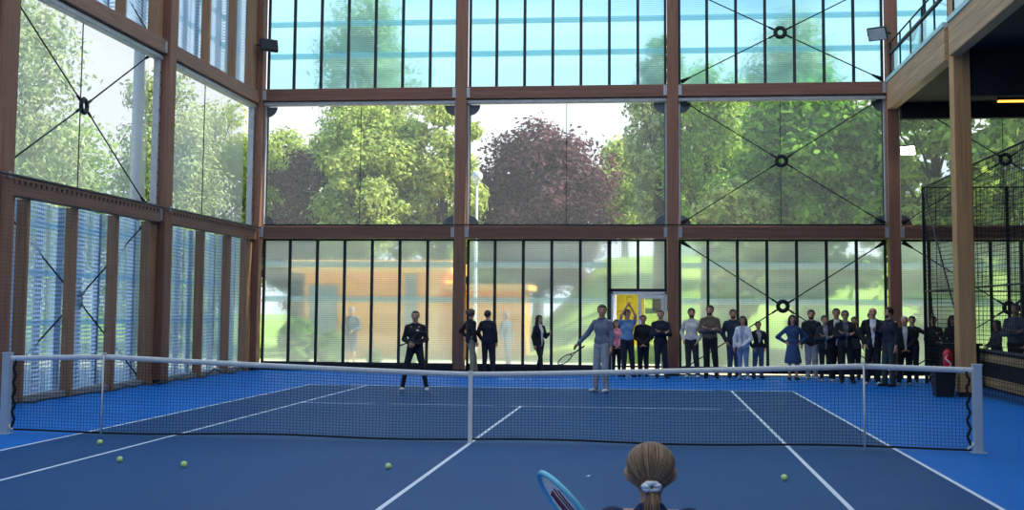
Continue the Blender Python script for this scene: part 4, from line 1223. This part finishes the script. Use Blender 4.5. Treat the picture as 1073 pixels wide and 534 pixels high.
    if beard:
        Bd = SDF(.012, .012)
        Bd.cap(hd((-.03, -.055, 1.558)), hd((.03, -.055, 1.558)), .036).cap(hd((-.066, -.01, 1.60)), hd((.066, -.01, 1.60)), .022)
        Bd.cuts.append(lambda X, Y, Z: Z - 1.578 - np.maximum(0, np.abs(X) - .045) * 2)
        sdf_obj(Bd, 'beard', hairmat(hair), o, scale=sc_)
    if glasses:
        m = MB()
        for s in (-1, 1):
            c = Vector(hd((s * .034, -.102, 1.65)))
            m.torus(c * sc_, Vector(hd((1, 0, 0))), Vector((0, 0, 1)), .025 * sc_, .004, 14, 5)
            m.tube([Vector(hd((s * .058, -.10, 1.655))) * sc_, Vector(hd((s * .092, .0, 1.655))) * sc_], .003, 5)
        m.build('glasses', BLACK, o)
    if collar:
        m = MB(); m.torus((0, -.002, 1.487 * sc_), (1, 0, 0), (0, 1, .1), .075 * sc_, .011, 18, 6); m.build('collar', cloth(collar), o)
    if bag:
        m = MB(); m.tube([Vector(p) * sc_ for p in ((-.16, -.05, 1.46), (-.02, -.155, 1.3), (.17, -.16, 1.08))], .016, 6); m.tube([Vector(p) * sc_ for p in ((-.16, .05, 1.46), (.0, .14, 1.25), (.2, .06, 1.08))], .016, 6)
        m.cbox(.10 * sc_, .30 * sc_, -.20 * sc_, -.10 * sc_, .90 * sc_, 1.10 * sc_, .02); m.build('shoulder_bag', cloth(bag), o)
    return o

NAVY = (22, 28, 44); INK = (16, 18, 26); WHT = (214, 214, 210)
sp = 'spectators along the end wall'
pA = person('player in black tracksuit holding racket at waist, feet wide apart', -2.72, 10.3, 1.70, .05, ('racket', 'racket2'), ('wide', 'wide'), top=(18, 22, 34), bottom=(18, 22, 34), bottomkind='slim', shoes=(236, 238, 238), hair=(36, 26, 22), hairkind='crop', logo=True, vox=.018)
pB = person('player in grey-blue sweater and grey trousers holding racket low', 1.30, 10.7, 1.86, -.55, ('lowout', 'down'), ('apart', 'relaxed'), top=(108, 116, 136), bottom=(150, 158, 170), shoes=(232, 234, 234), hair=(40, 32, 28), turn=.55, collar=(60, 70, 92), vox=.018)
person('curly haired spectator in dark jacket and beige trousers', -2.52, 17.25, 1.74, 2.2, ('down', 'hips'), ('stand', 'fwd'), top=INK, topkind='jacket', bottom=(150, 138, 112), hair=(70, 50, 34), hairkind='curly', group=sp)
person('dark suited spectator with white collar seen from behind', -2.06, 17.3, 1.72, 2.9, ('down', 'pocket'), ('apart', 'stand'), top=NAVY, topkind='jacket', bottom=NAVY, hair=(34, 26, 22), collar=(220, 224, 224), group=sp)
person('long haired woman in black blazer over white top walking', -.66, 17.35, 1.60, .9, ('down', 'chat'), ('fwd', 'aft'), 'f', top=INK, topkind='jacket', shirt=WHT, bottom=INK, bottomkind='slim', hair=(28, 20, 18), hairkind='long', group=sp)
person('small spectator in pink top half hidden behind the player in grey', 1.42, 17.45, 1.50, .2, ('clasp', 'clasp'), sex='f', top=(206, 130, 150), bottom=INK, hair=(70, 50, 36), hairkind='long', group=sp)
person('spectator in blue shirt raising both hands overhead', 1.72, 17.0, 1.78, .25, ('up', 'up'), ('stand', 'apart'), top=(104, 142, 178), topkind='shirt', bottom=NAVY, hair=(60, 44, 34), turn=.3, group=sp)
person('dark suited spectator with hands clasped in front', 2.14, 17.3, 1.63, 0, ('clasp', 'clasp'), ('stand', 'stand'), top=INK, topkind='jacket', bottom=NAVY, hair=(24, 20, 20), group=sp)
person('spectator in dark blue jacket with crossed arms by the door column', 2.60, 16.8, 1.76, .2, ('crossed', 'crossed'), ('stand', 'relaxed'), top=NAVY, topkind='jacket', bottom=NAVY, shoes=(60, 64, 72), hair=(52, 40, 34), hairkind='crop', turn=-.4, group=sp)
person('man in white shirt and dark trousers with white shoes, hands in pockets', 3.42, 17.15, 1.82, -.3, ('pocket', 'pocket'), ('stand', 'apart'), top=(206, 202, 192), topkind='shirt', bottom=(40, 42, 50), shoes=(220, 220, 218), hair=(30, 24, 22), turn=.4, beard=True, group=sp)
person('man in olive brown sweater and black trousers with crossed arms', 3.89, 16.9, 1.90, -.1, ('crossed', 'crossed'), ('stand', 'apart'), top=(96, 84, 72), bottom=INK, hair=(34, 26, 22), turn=-.2, beard=True, group=sp)
person('bearded man in dark blue jacket half hidden behind a woman in white', 4.52, 17.3, 1.80, .1, ('pocket', 'down'), top=(36, 50, 74), topkind='jacket', bottom=(60, 78, 110), hair=(40, 30, 26), beard=True, group=sp)
person('long haired woman in white cardigan and pale jeans', 4.74, 16.8, 1.62, -.3, ('down', 'clasp'), ('stand', 'relaxed'), 'f', top=(212, 214, 218), topkind='jacket', shirt=(150, 160, 176), bottom=(110, 136, 170), shoes=(200, 200, 200), hair=(24, 18, 18), hairkind='long', group=sp)
person('short youth in black jacket and jeans with hands in pockets', 5.16, 17.1, 1.49, .25, ('pocket', 'pocket'), ('apart', 'stand'), top=INK, topkind='sweater', shirt=(150, 158, 164), bottom=(66, 86, 116), hair=(24, 18, 16), group=sp)
person('long haired woman in blue belted coat dress with hands on hips', 5.99, 16.55, 1.66, .1, ('hips', 'hips'), ('stand', 'stand'), 'f', top=(46, 74, 112), topkind='sweater', bottom=(46, 74, 112), bottomkind='dress', hair=(24, 18, 18), hairkind='long', group=sp)
person('bearded man in dark jacket and pale trousers wearing a shoulder bag', 6.52, 17.0, 1.80, -.2, ('down', 'pocket'), top=(26, 34, 46), topkind='jacket', bottom=(168, 170, 174), shoes=(200, 200, 200), hair=(34, 26, 22), beard=True, bag=(20, 22, 28), group=sp)
person('woman in dark waistcoat over grey top with crossed arms', 6.74, 16.1, 1.66, .1, ('crossed', 'crossed'), ('stand', 'relaxed'), 'f', top=(34, 38, 50), topkind='jacket', shirt=(128, 132, 138), bottom=INK, shoes=(170, 170, 172), hair=(50, 36, 28), hairkind='bun', group=sp)
person('man in black suit with open white shirt beside a man in glasses', 7.12, 16.7, 1.84, -.15, ('down', 'down'), top=INK, topkind='jacket', shirt=WHT, bottom=INK, hair=(60, 50, 44), group=sp)
person('man with glasses and black jacket crossing his arms', 7.16, 15.5, 1.79, .0, ('crossed', 'crossed'), ('stand', 'apart'), top=(18, 22, 32), topkind='jacket', shirt=(84, 92, 104), bottom=INK, hair=(70, 60, 54), glasses=True, group=sp)
person('spectator in grey jacket peering out between two men in black', 7.64, 17.1, 1.63, -.2, ('down', 'chin'), top=(58, 62, 72), topkind='jacket', bottom=NAVY, hair=(30, 24, 22), group=sp)
person('spectator mostly hidden behind the tall bald man', 8.12, 17.38, 1.76, .1, ('down', 'down'), top=NAVY, bottom=NAVY, hair=(44, 34, 28), group=sp)
person('tall bald man in black jacket over white T-shirt with white shoes', 7.72, 14.85, 1.87, -.15, ('pocket', 'down'), ('apart', 'stand'), top=(16, 18, 26), topkind='jacket', shirt=(216, 218, 222), bottom=(20, 22, 30), shoes=(212, 214, 216), hairkind='bald', group=sp)
person('dark haired man in navy sweater turned in profile to the bald man', 7.98, 14.2, 1.87, -1.0, ('chat', 'down'), ('apart', 'stand'), top=(24, 32, 50), bottom=(44, 58, 60), hair=(20, 16, 16), hairkind='short', turn=-.3, beard=True, group=sp)
person('white haired man in black suit and open shirt clasping his hands', 8.50, 15.0, 1.66, -.1, ('clasp', 'clasp'), ('apart', 'stand'), top=INK, topkind='jacket', shirt=(200, 202, 206), bottom=INK, shoes=(150, 152, 156), hair=(190, 186, 178), hairkind='crop', group=sp)
person('dark clothed spectator stretching out an arm behind the white haired man', 9.00, 16.6, 1.66, -.3, ('down', 'out'), top=INK, bottom=INK, hair=(24, 20, 20), group='people under the gallery')
person('dark clothed spectator at the counter under the gallery', 9.62, 17.0, 1.66, .1, ('front', 'front'), top=(36, 40, 50), bottom=INK, hair=(40, 32, 28), group='people under the gallery')
person('dark haired spectator in grey behind the gallery column', 9.98, 16.5, 1.68, .2, ('down', 'clasp'), sex='f', top=(52, 54, 62), bottom=INK, hair=(30, 24, 24), hairkind='long', group='people under the gallery')
person('dark haired person in dark top behind the timber barrier', 10.50, 14.4, 1.58, -1.3, ('front', 'front'), sex='f', top=(60, 66, 80), bottom=INK, hair=(24, 20, 20), hairkind='long', group='people under the gallery')
person('tall person in grey-blue jacket behind the timber barrier', 10.72, 13.6, 1.97, -.5, ('crossed', 'crossed'), top=(88, 98, 116), bottom=INK, hair=(36, 28, 26), group='people under the gallery')
person('grey haired person in navy top with pale piping behind the barrier', 10.78, 12.5, 1.70, -1.1, ('down', 'front'), top=(16, 20, 34), bottom=INK, hair=(150, 146, 140), hairkind='short', group='people under the gallery', collar=(210, 214, 220))
person('hazy grey person in shorts outside before the orange cabin', -6.62, 20.5, 1.80, .2, ('pocket', 'front'), ('stand', 'stand'), top=(70, 82, 92), topkind='sweater', bottom=(58, 68, 76), bottomkind='shorts', shoes=(200, 200, 196), hair=(150, 130, 110), group='people outside')
person('hazy grey person outside walking past the cabin corner', -1.93, 20.5, 1.68, 1.0, ('down', 'down'), ('fwd', 'stand'), top=(80, 92, 102), topkind='jacket', bottom=(74, 84, 92), hair=(120, 104, 92), group='people outside')

# rackets
M_STR = m_plain('racket_string', (206, 214, 214), .5)
def racket(label, tip, axis, wide, L=.685, hw=.13, hl=.17, frame=None, logo=None, grip=(30, 30, 34), fr=.011, n=64, strings=None):
    o = thing('tennis_racket', label, 'tennis racket', tip)
    a = Vector(axis).normalized(); w_ = Vector(wide); w_ = (w_ - a * w_.dot(a)).normalized(); nn = a.cross(w_)
    c = a * hl
    el = lambda t, k=1.0: c + a * (-math.cos(t) * hl * k) + w_ * (math.sin(t) * hw * k)
    m = MB()
    pts = [el(2 * PI * k / n) for k in range(n + 1)]
    m.tube(pts, fr, 8, 0, False); m.build('hoop', frame, o)
    m = MB()
    for s in (-1, 1): m.tube([el(PI - s * .62), a * (hl * 2 + .03) + w_ * s * .035, a * (hl * 2 + .10) + w_ * s * .012], fr * .9, 8)
    m.tube([a * (hl * 2 + .09), a * (L - .2)], fr * 1.25, 8); m.build('throat', frame, o)
    m = MB(); m.tube([a * (L - .2), a * (L - .19), a * (L - .02), a * L], [.013, .016, .016, .018], 8); m.build('grip', cloth(grip), o)
    m = MB()
    for k in range(-7, 8):
        u = k / 8; q = math.sqrt(max(0, 1 - u * u))
        m.tube([c + w_ * hw * u - a * hl * q, c + w_ * hw * u + a * hl * q], .0011, 4)
    for k in range(-8, 9):
        u = k / 9; q = math.sqrt(max(0, 1 - u * u))
        m.tube([c + a * hl * u - w_ * hw * q, c + a * hl * u + w_ * hw * q], .0011, 4)
    m.build('strings', strings or M_STR, o)
    if logo:
        m = MB()
        def band(pts, t):
            for s in (-1, 1):
                vs = []
                for (u, v) in pts:
                    vs.append(c + w_ * u * hw + a * v * hl + nn * s * .0016)
                m.add(vs, [tuple(range(len(vs))) if s > 0 else tuple(range(len(vs) - 1, -1, -1))])
        # slanted double stripes of the red stencil mark
        for u0, u1 in ((-.62, -.22), (-.02, .12), (.22, .36)):
            band([(u0, -.62 + .25 * abs(u0)), (u1, -.62 + .25 * abs(u1)), (u1 + .05, .55), (u0 + .05, .55)], 0)
        m.build('string_stencil', logo, o)
    return o
DARKFR = m_plain('dark_racket_frame', (32, 36, 44), .35)
racket('dark tennis racket held at the waist by the player in black', (-2.40, 10.06, 1.20), (-.86, .0, -.34), (0, .35, 1), frame=DARKFR, strings=BLACK)
racket('dark tennis racket hanging low from the hand of the player in grey', (.38, 10.35, .60), (.80, .08, .56), (.1, .8, -.5), frame=DARKFR)

# ------------------------------------------------------------------ girl with ponytail close to the camera
def girl():
    x, y, h = 2.355, -12.0, 1.30
    k_ = h / 1.30
    SK = skin((206, 152, 122))
    B = SDF(.011, .02)
    zt = 1.30
    hc = np.array((0, .0, zt - .105))                      # head centre
    B.cap((-.05, 0, .68), (.05, 0, .68), .085, flat=.82).cap((0, 0, .72), (0, 0, .86), .082, .085, flat=.78)
    B.cap((-.05, 0, .95), (.05, 0, .95), .085, flat=.82).cap((-.09, 0, 1.035), (.09, 0, 1.035), .038)
    B.cap((0, .008, 1.01), (0, -.004, 1.11), .036, .036)
    B.cap(hc + (0, .006, .006), hc + (0, -.004, .012), .074, flat=1.14).cap(hc + (0, -.03, -.035), hc + (0, -.038, -.062), .052, .036)
    B.cap(hc + (0, -.078, -.005), hc + (0, -.09, -.025), .006, .011, k=.01)
    arms = {-1: ((-.185, -.08, .83), (-.10, -.28, .76)), 1: ((.185, -.08, .83), (.02, -.30, .73))}
    legs = {-1: ((-.10, -.05, .37), (-.13, .02, .07)), 1: ((.10, -.05, .37), (.13, .02, .07))}
    for s in (-1, 1):
        e, w_ = [np.array(v) for v in arms[s]]
        sh = np.array((s * .13, 0, 1.03))
        B.chain([sh, e, w_], [.034, .028, .021])
        kn, an = [np.array(v) for v in legs[s]]
        B.chain([np.array((s * .062, 0, .66)), kn, an], [.062, .042, .029])
        B.cap(an + (0, .02, -.035), an + (s * .012, -.10, -.045), .028, .022)
        d = np.array((-s * .35, -.6, -.35)); d /= np.linalg.norm(d)
        B.cap(w_ + d * .012, w_ + d * .055, .022, .025, k=.01)
        B.cap(hc + (s * .074, .012, .004), hc + (s * .076, .020, -.03), .010, .007, flat=1.6, k=.006)
        B.cap(hc + (s * .084, .018, .010), hc + (s * .085, .022, -.012), .008, .007, flat=1.2, k=.006)
    def extra(m):
        for s in (-1, 1):
            w_ = Vector(arms[s][1]); d = Vector((-s * .35, -.6, -.35)).normalized(); la = Vector((0, .5, -.85)).normalized(); pn = d.cross(la).normalized()
            if pn.x * s > 0: pn = -pn
            for q, (o_, ln) in enumerate(((-.02, .05), (-.007, .056), (.007, .053), (.02, .043))):
                b0 = w_ + d * .062 + la * o_; b1 = b0 + d * ln * .5 + pn * .014; b2 = b1 + d * ln * .1 + pn * .026
                m.tube([b0, b1, b2], [.0075, .007, .0055], 6)
            b0 = w_ + d * .025 - la * .022
            m.tube([b0, b0 + d * .03 - la * .012 + pn * .01, b0 + d * .05 - la * .006 + pn * .028], [.009, .008, .006], 6)
            m.sphere(hc + (s * .027, -.070, .008), .011, 10, 8, 1, (1, .7, .75))
        m.tube([hc + (-.02, -.07, -.055), hc + (0, -.078, -.056), hc + (.02, -.07, -.055)], [.003, .006, .003], 5, 2)
    o = sdf_obj(B, 'person', [SK, BLACK, skin((176, 96, 88))], None, extra)
    o.location = (x, y, 0); o.rotation_euler = (0, 0, PI + .02)
    tag(o, 'girl in navy top with fair ponytail in a white scrunchie, back to us', 'person')
    P = SDF(.011, .02)
    P.cap((-.045, 0, .70), (.045, 0, .70), .098, flat=.85).cap((-.03, 0, .84), (.03, 0, .84), .094, flat=.82).cap((-.055, 0, .95), (.055, 0, .95), .097, flat=.84).cap((-.095, .003, 1.022), (.095, .003, 1.022), .046)
    P.cap((0, .008, 1.05), (0, .006, 1.075), .054, .048)
    P.cuts.append(lambda X, Y, Z: .64 - Z); P.cuts.append(lambda X, Y, Z: Z - 1.092 - .2 * Y)
    for s in (-1, 1):
        e = np.array(arms[s][0]); sh = np.array((s * .13, 0, 1.03)); P.chain([sh, sh * .3 + e * .7], [.05, .048])
    sdf_obj(P, 'top', cloth((28, 46, 84)), o)
    T = SDF(.012, .02)
    T.cap((-.05, 0, .68), (.05, 0, .68), .098, flat=.86)
    for s in (-1, 1): T.chain([np.array((s * .062, 0, .66)), np.array((s * .09, -.04, .42))], [.076, .068])
    sdf_obj(T, 'shorts', cloth((22, 30, 52)), o)
    for s in (-1, 1):
        an = np.array(legs[s][1]); F = SDF(.010, .015)
        F.cap(an + (0, .03, -.035), an + (s * .012, -.11, -.042), .034, .029).cap(an + (0, .01, .01), an + (0, .01, -.02), .036)
        z0 = an[2] - .07; F.cuts.append(lambda X, Y, Z, z0=z0: z0 - Z)
        sdf_obj(F, 'shoe', cloth((226, 228, 230)), o)
    # hair: cap plus combed strands gathered into the scrunchie
    hm = None
    t = NT('fair_brown_hair'); g = t.n('ShaderNodeNewGeometry')
    col = t.ramp(g.outputs['Random Per Island'], [(0, s2l((84, 62, 44))), (.5, s2l((126, 98, 72))), (.85, s2l((164, 132, 98))), (1, s2l((196, 166, 128)))])
    hm = t.done(t.bsdf('ShaderNodeBsdfPrincipled', col, Roughness=.42))
    H = SDF(.008, .012)
    H.cap(hc + (0, .014, .014), hc + (0, .008, .020), .080, flat=1.12)
    H.cap(hc + (0, .07, -.04), hc + (0, .085, -.05), .035)
    def cut(X, Y, Z):
        z = Z - hc[2]
        face = np.maximum(np.maximum(np.abs(X) - .066, Y + .03), z - .045)
        side = np.maximum(np.abs(Y - .0) - .03, z - .012)     # ears stay free
        low = np.maximum(-.062 - z + np.abs(X) * .45, -.07 - z)
        return np.maximum(np.maximum(-face, low), -side)
    H.cuts.append(cut)
    base = sdf_obj(H, 'hair', hairmat((112, 86, 62)), o)
    tie = Vector(hc) + Vector((0, .098, -.045))
    rg = random.Random(5); m = MB()
    c0 = Vector(hc) + Vector((0, .011, .017)); R = Vector((.0815, .0915, .0815))
    td = Vector(((tie - c0).x / R.x, (tie - c0).y / R.y, (tie - c0).z / R.z)).normalized()
    for q in range(1500):
        ph = rg.uniform(0, 2 * PI)
        # hairline: a ring about the tie direction, far side over the brow
        u_ = td.cross(Vector((1, 0, 0))).normalized(); v_ = td.cross(u_)
        up = math.cos(ph)
        ax = (u_ * math.cos(ph) + v_ * math.sin(ph))
        lift = max(-.2, min(1, ax.z))
        amax = (2.25 if ax.z > .2 else 1.35 if ax.z > -.35 else .55) * rg.uniform(.82, 1.0)
        pts = []; rad = []
        n_ = 11
        off = rg.uniform(-.0015, .0022); wv = rg.uniform(-.05, .05); wf = rg.uniform(1, 3)
        for j in range(n_):
            a = amax + (.10 - amax) * j / (n_ - 1)
            tw = wv * math.sin(wf * j / (n_ - 1) * PI)
            ax = (u_ * math.cos(ph + tw) + v_ * math.sin(ph + tw))
            d = td * math.cos(a) + ax * math.sin(a)
            pts.append(c0 + Vector((d.x * (R.x + off), d.y * (R.y + off), d.z * (R.z + off))))
            rad.append(.0014 * (.5 + .5 * math.sin(PI * (.15 + .8 * j / (n_ - 1)))))
        m.tube(pts, rad, 4)
    m.build('combed_hair', hm, o)
    m = MB()
    for q in range(420):
        a = rg.uniform(0, 2 * PI); r0 = rg.uniform(0, .017); r1 = rg.uniform(.0, .030)
        ln = rg.uniform(.14, .21)
        p0 = tie + Vector((r0 * math.cos(a), .006, r0 * math.sin(a)))
        p1 = tie + Vector((r1 * math.cos(a) * .9, .030 + r1 * math.sin(a) * .5, -.045))
        p2 = tie + Vector((r1 * math.cos(a), .022 + r1 * math.sin(a) * .5, -.10))
        p3 = tie + Vector((r1 * .75 * math.cos(a + .3) - .006, .006 + r1 * .4 * math.sin(a), -ln))
        m.tube([p0, p1, p2, p3], [.0014, .0019, .0018, .0006], 4)
    m.build('ponytail', hm, o)
    m = MB()
    n_ = 40
    vs = []; fs = []
    for i in range(n_):
        a = 2 * PI * i / n_
        rr = .0130 + .0011 * math.sin(a * 7) + .0009 * math.sin(a * 12 + 1)
        for j in range(10):
            b = 2 * PI * j / 10
            q = (.0165 + rr * math.cos(b))
            vs.append(tie + Vector((q * math.cos(a) * 1.15, .012 + rr * .95 * math.sin(b) + .003 * math.sin(a * 5) + .006 * math.cos(a), q * math.sin(a) * .66 + .010)))
    for i in range(n_):
        for j in range(10):
            fs.append((i * 10 + j, ((i + 1) % n_) * 10 + j, ((i + 1) % n_) * 10 + (j + 1) % 10, i * 10 + (j + 1) % 10))
    m.add(vs, fs, 0, True)
    m.build('scrunchie', m_plain('white_cotton', (236, 238, 238), .8, 0, .05, 40), o)
girl()
TEAL = m_plain('teal_racket_frame', (120, 205, 226), .25, .1, .05)
_ax = Vector((.60, .10, -.76)).normalized()
_pe = Vector((.76, 0, .60))
racket('teal and white racket with red striped stencil held by the girl', (2.012, -12.28, 1.218), tuple(_ax), tuple(_pe * .40 + Vector((0, -.95, 0))), L=.62, hw=.12, hl=.155, frame=TEAL, logo=m_plain('red_stencil', (170, 34, 52), .6), grip=(230, 232, 232), fr=.009)
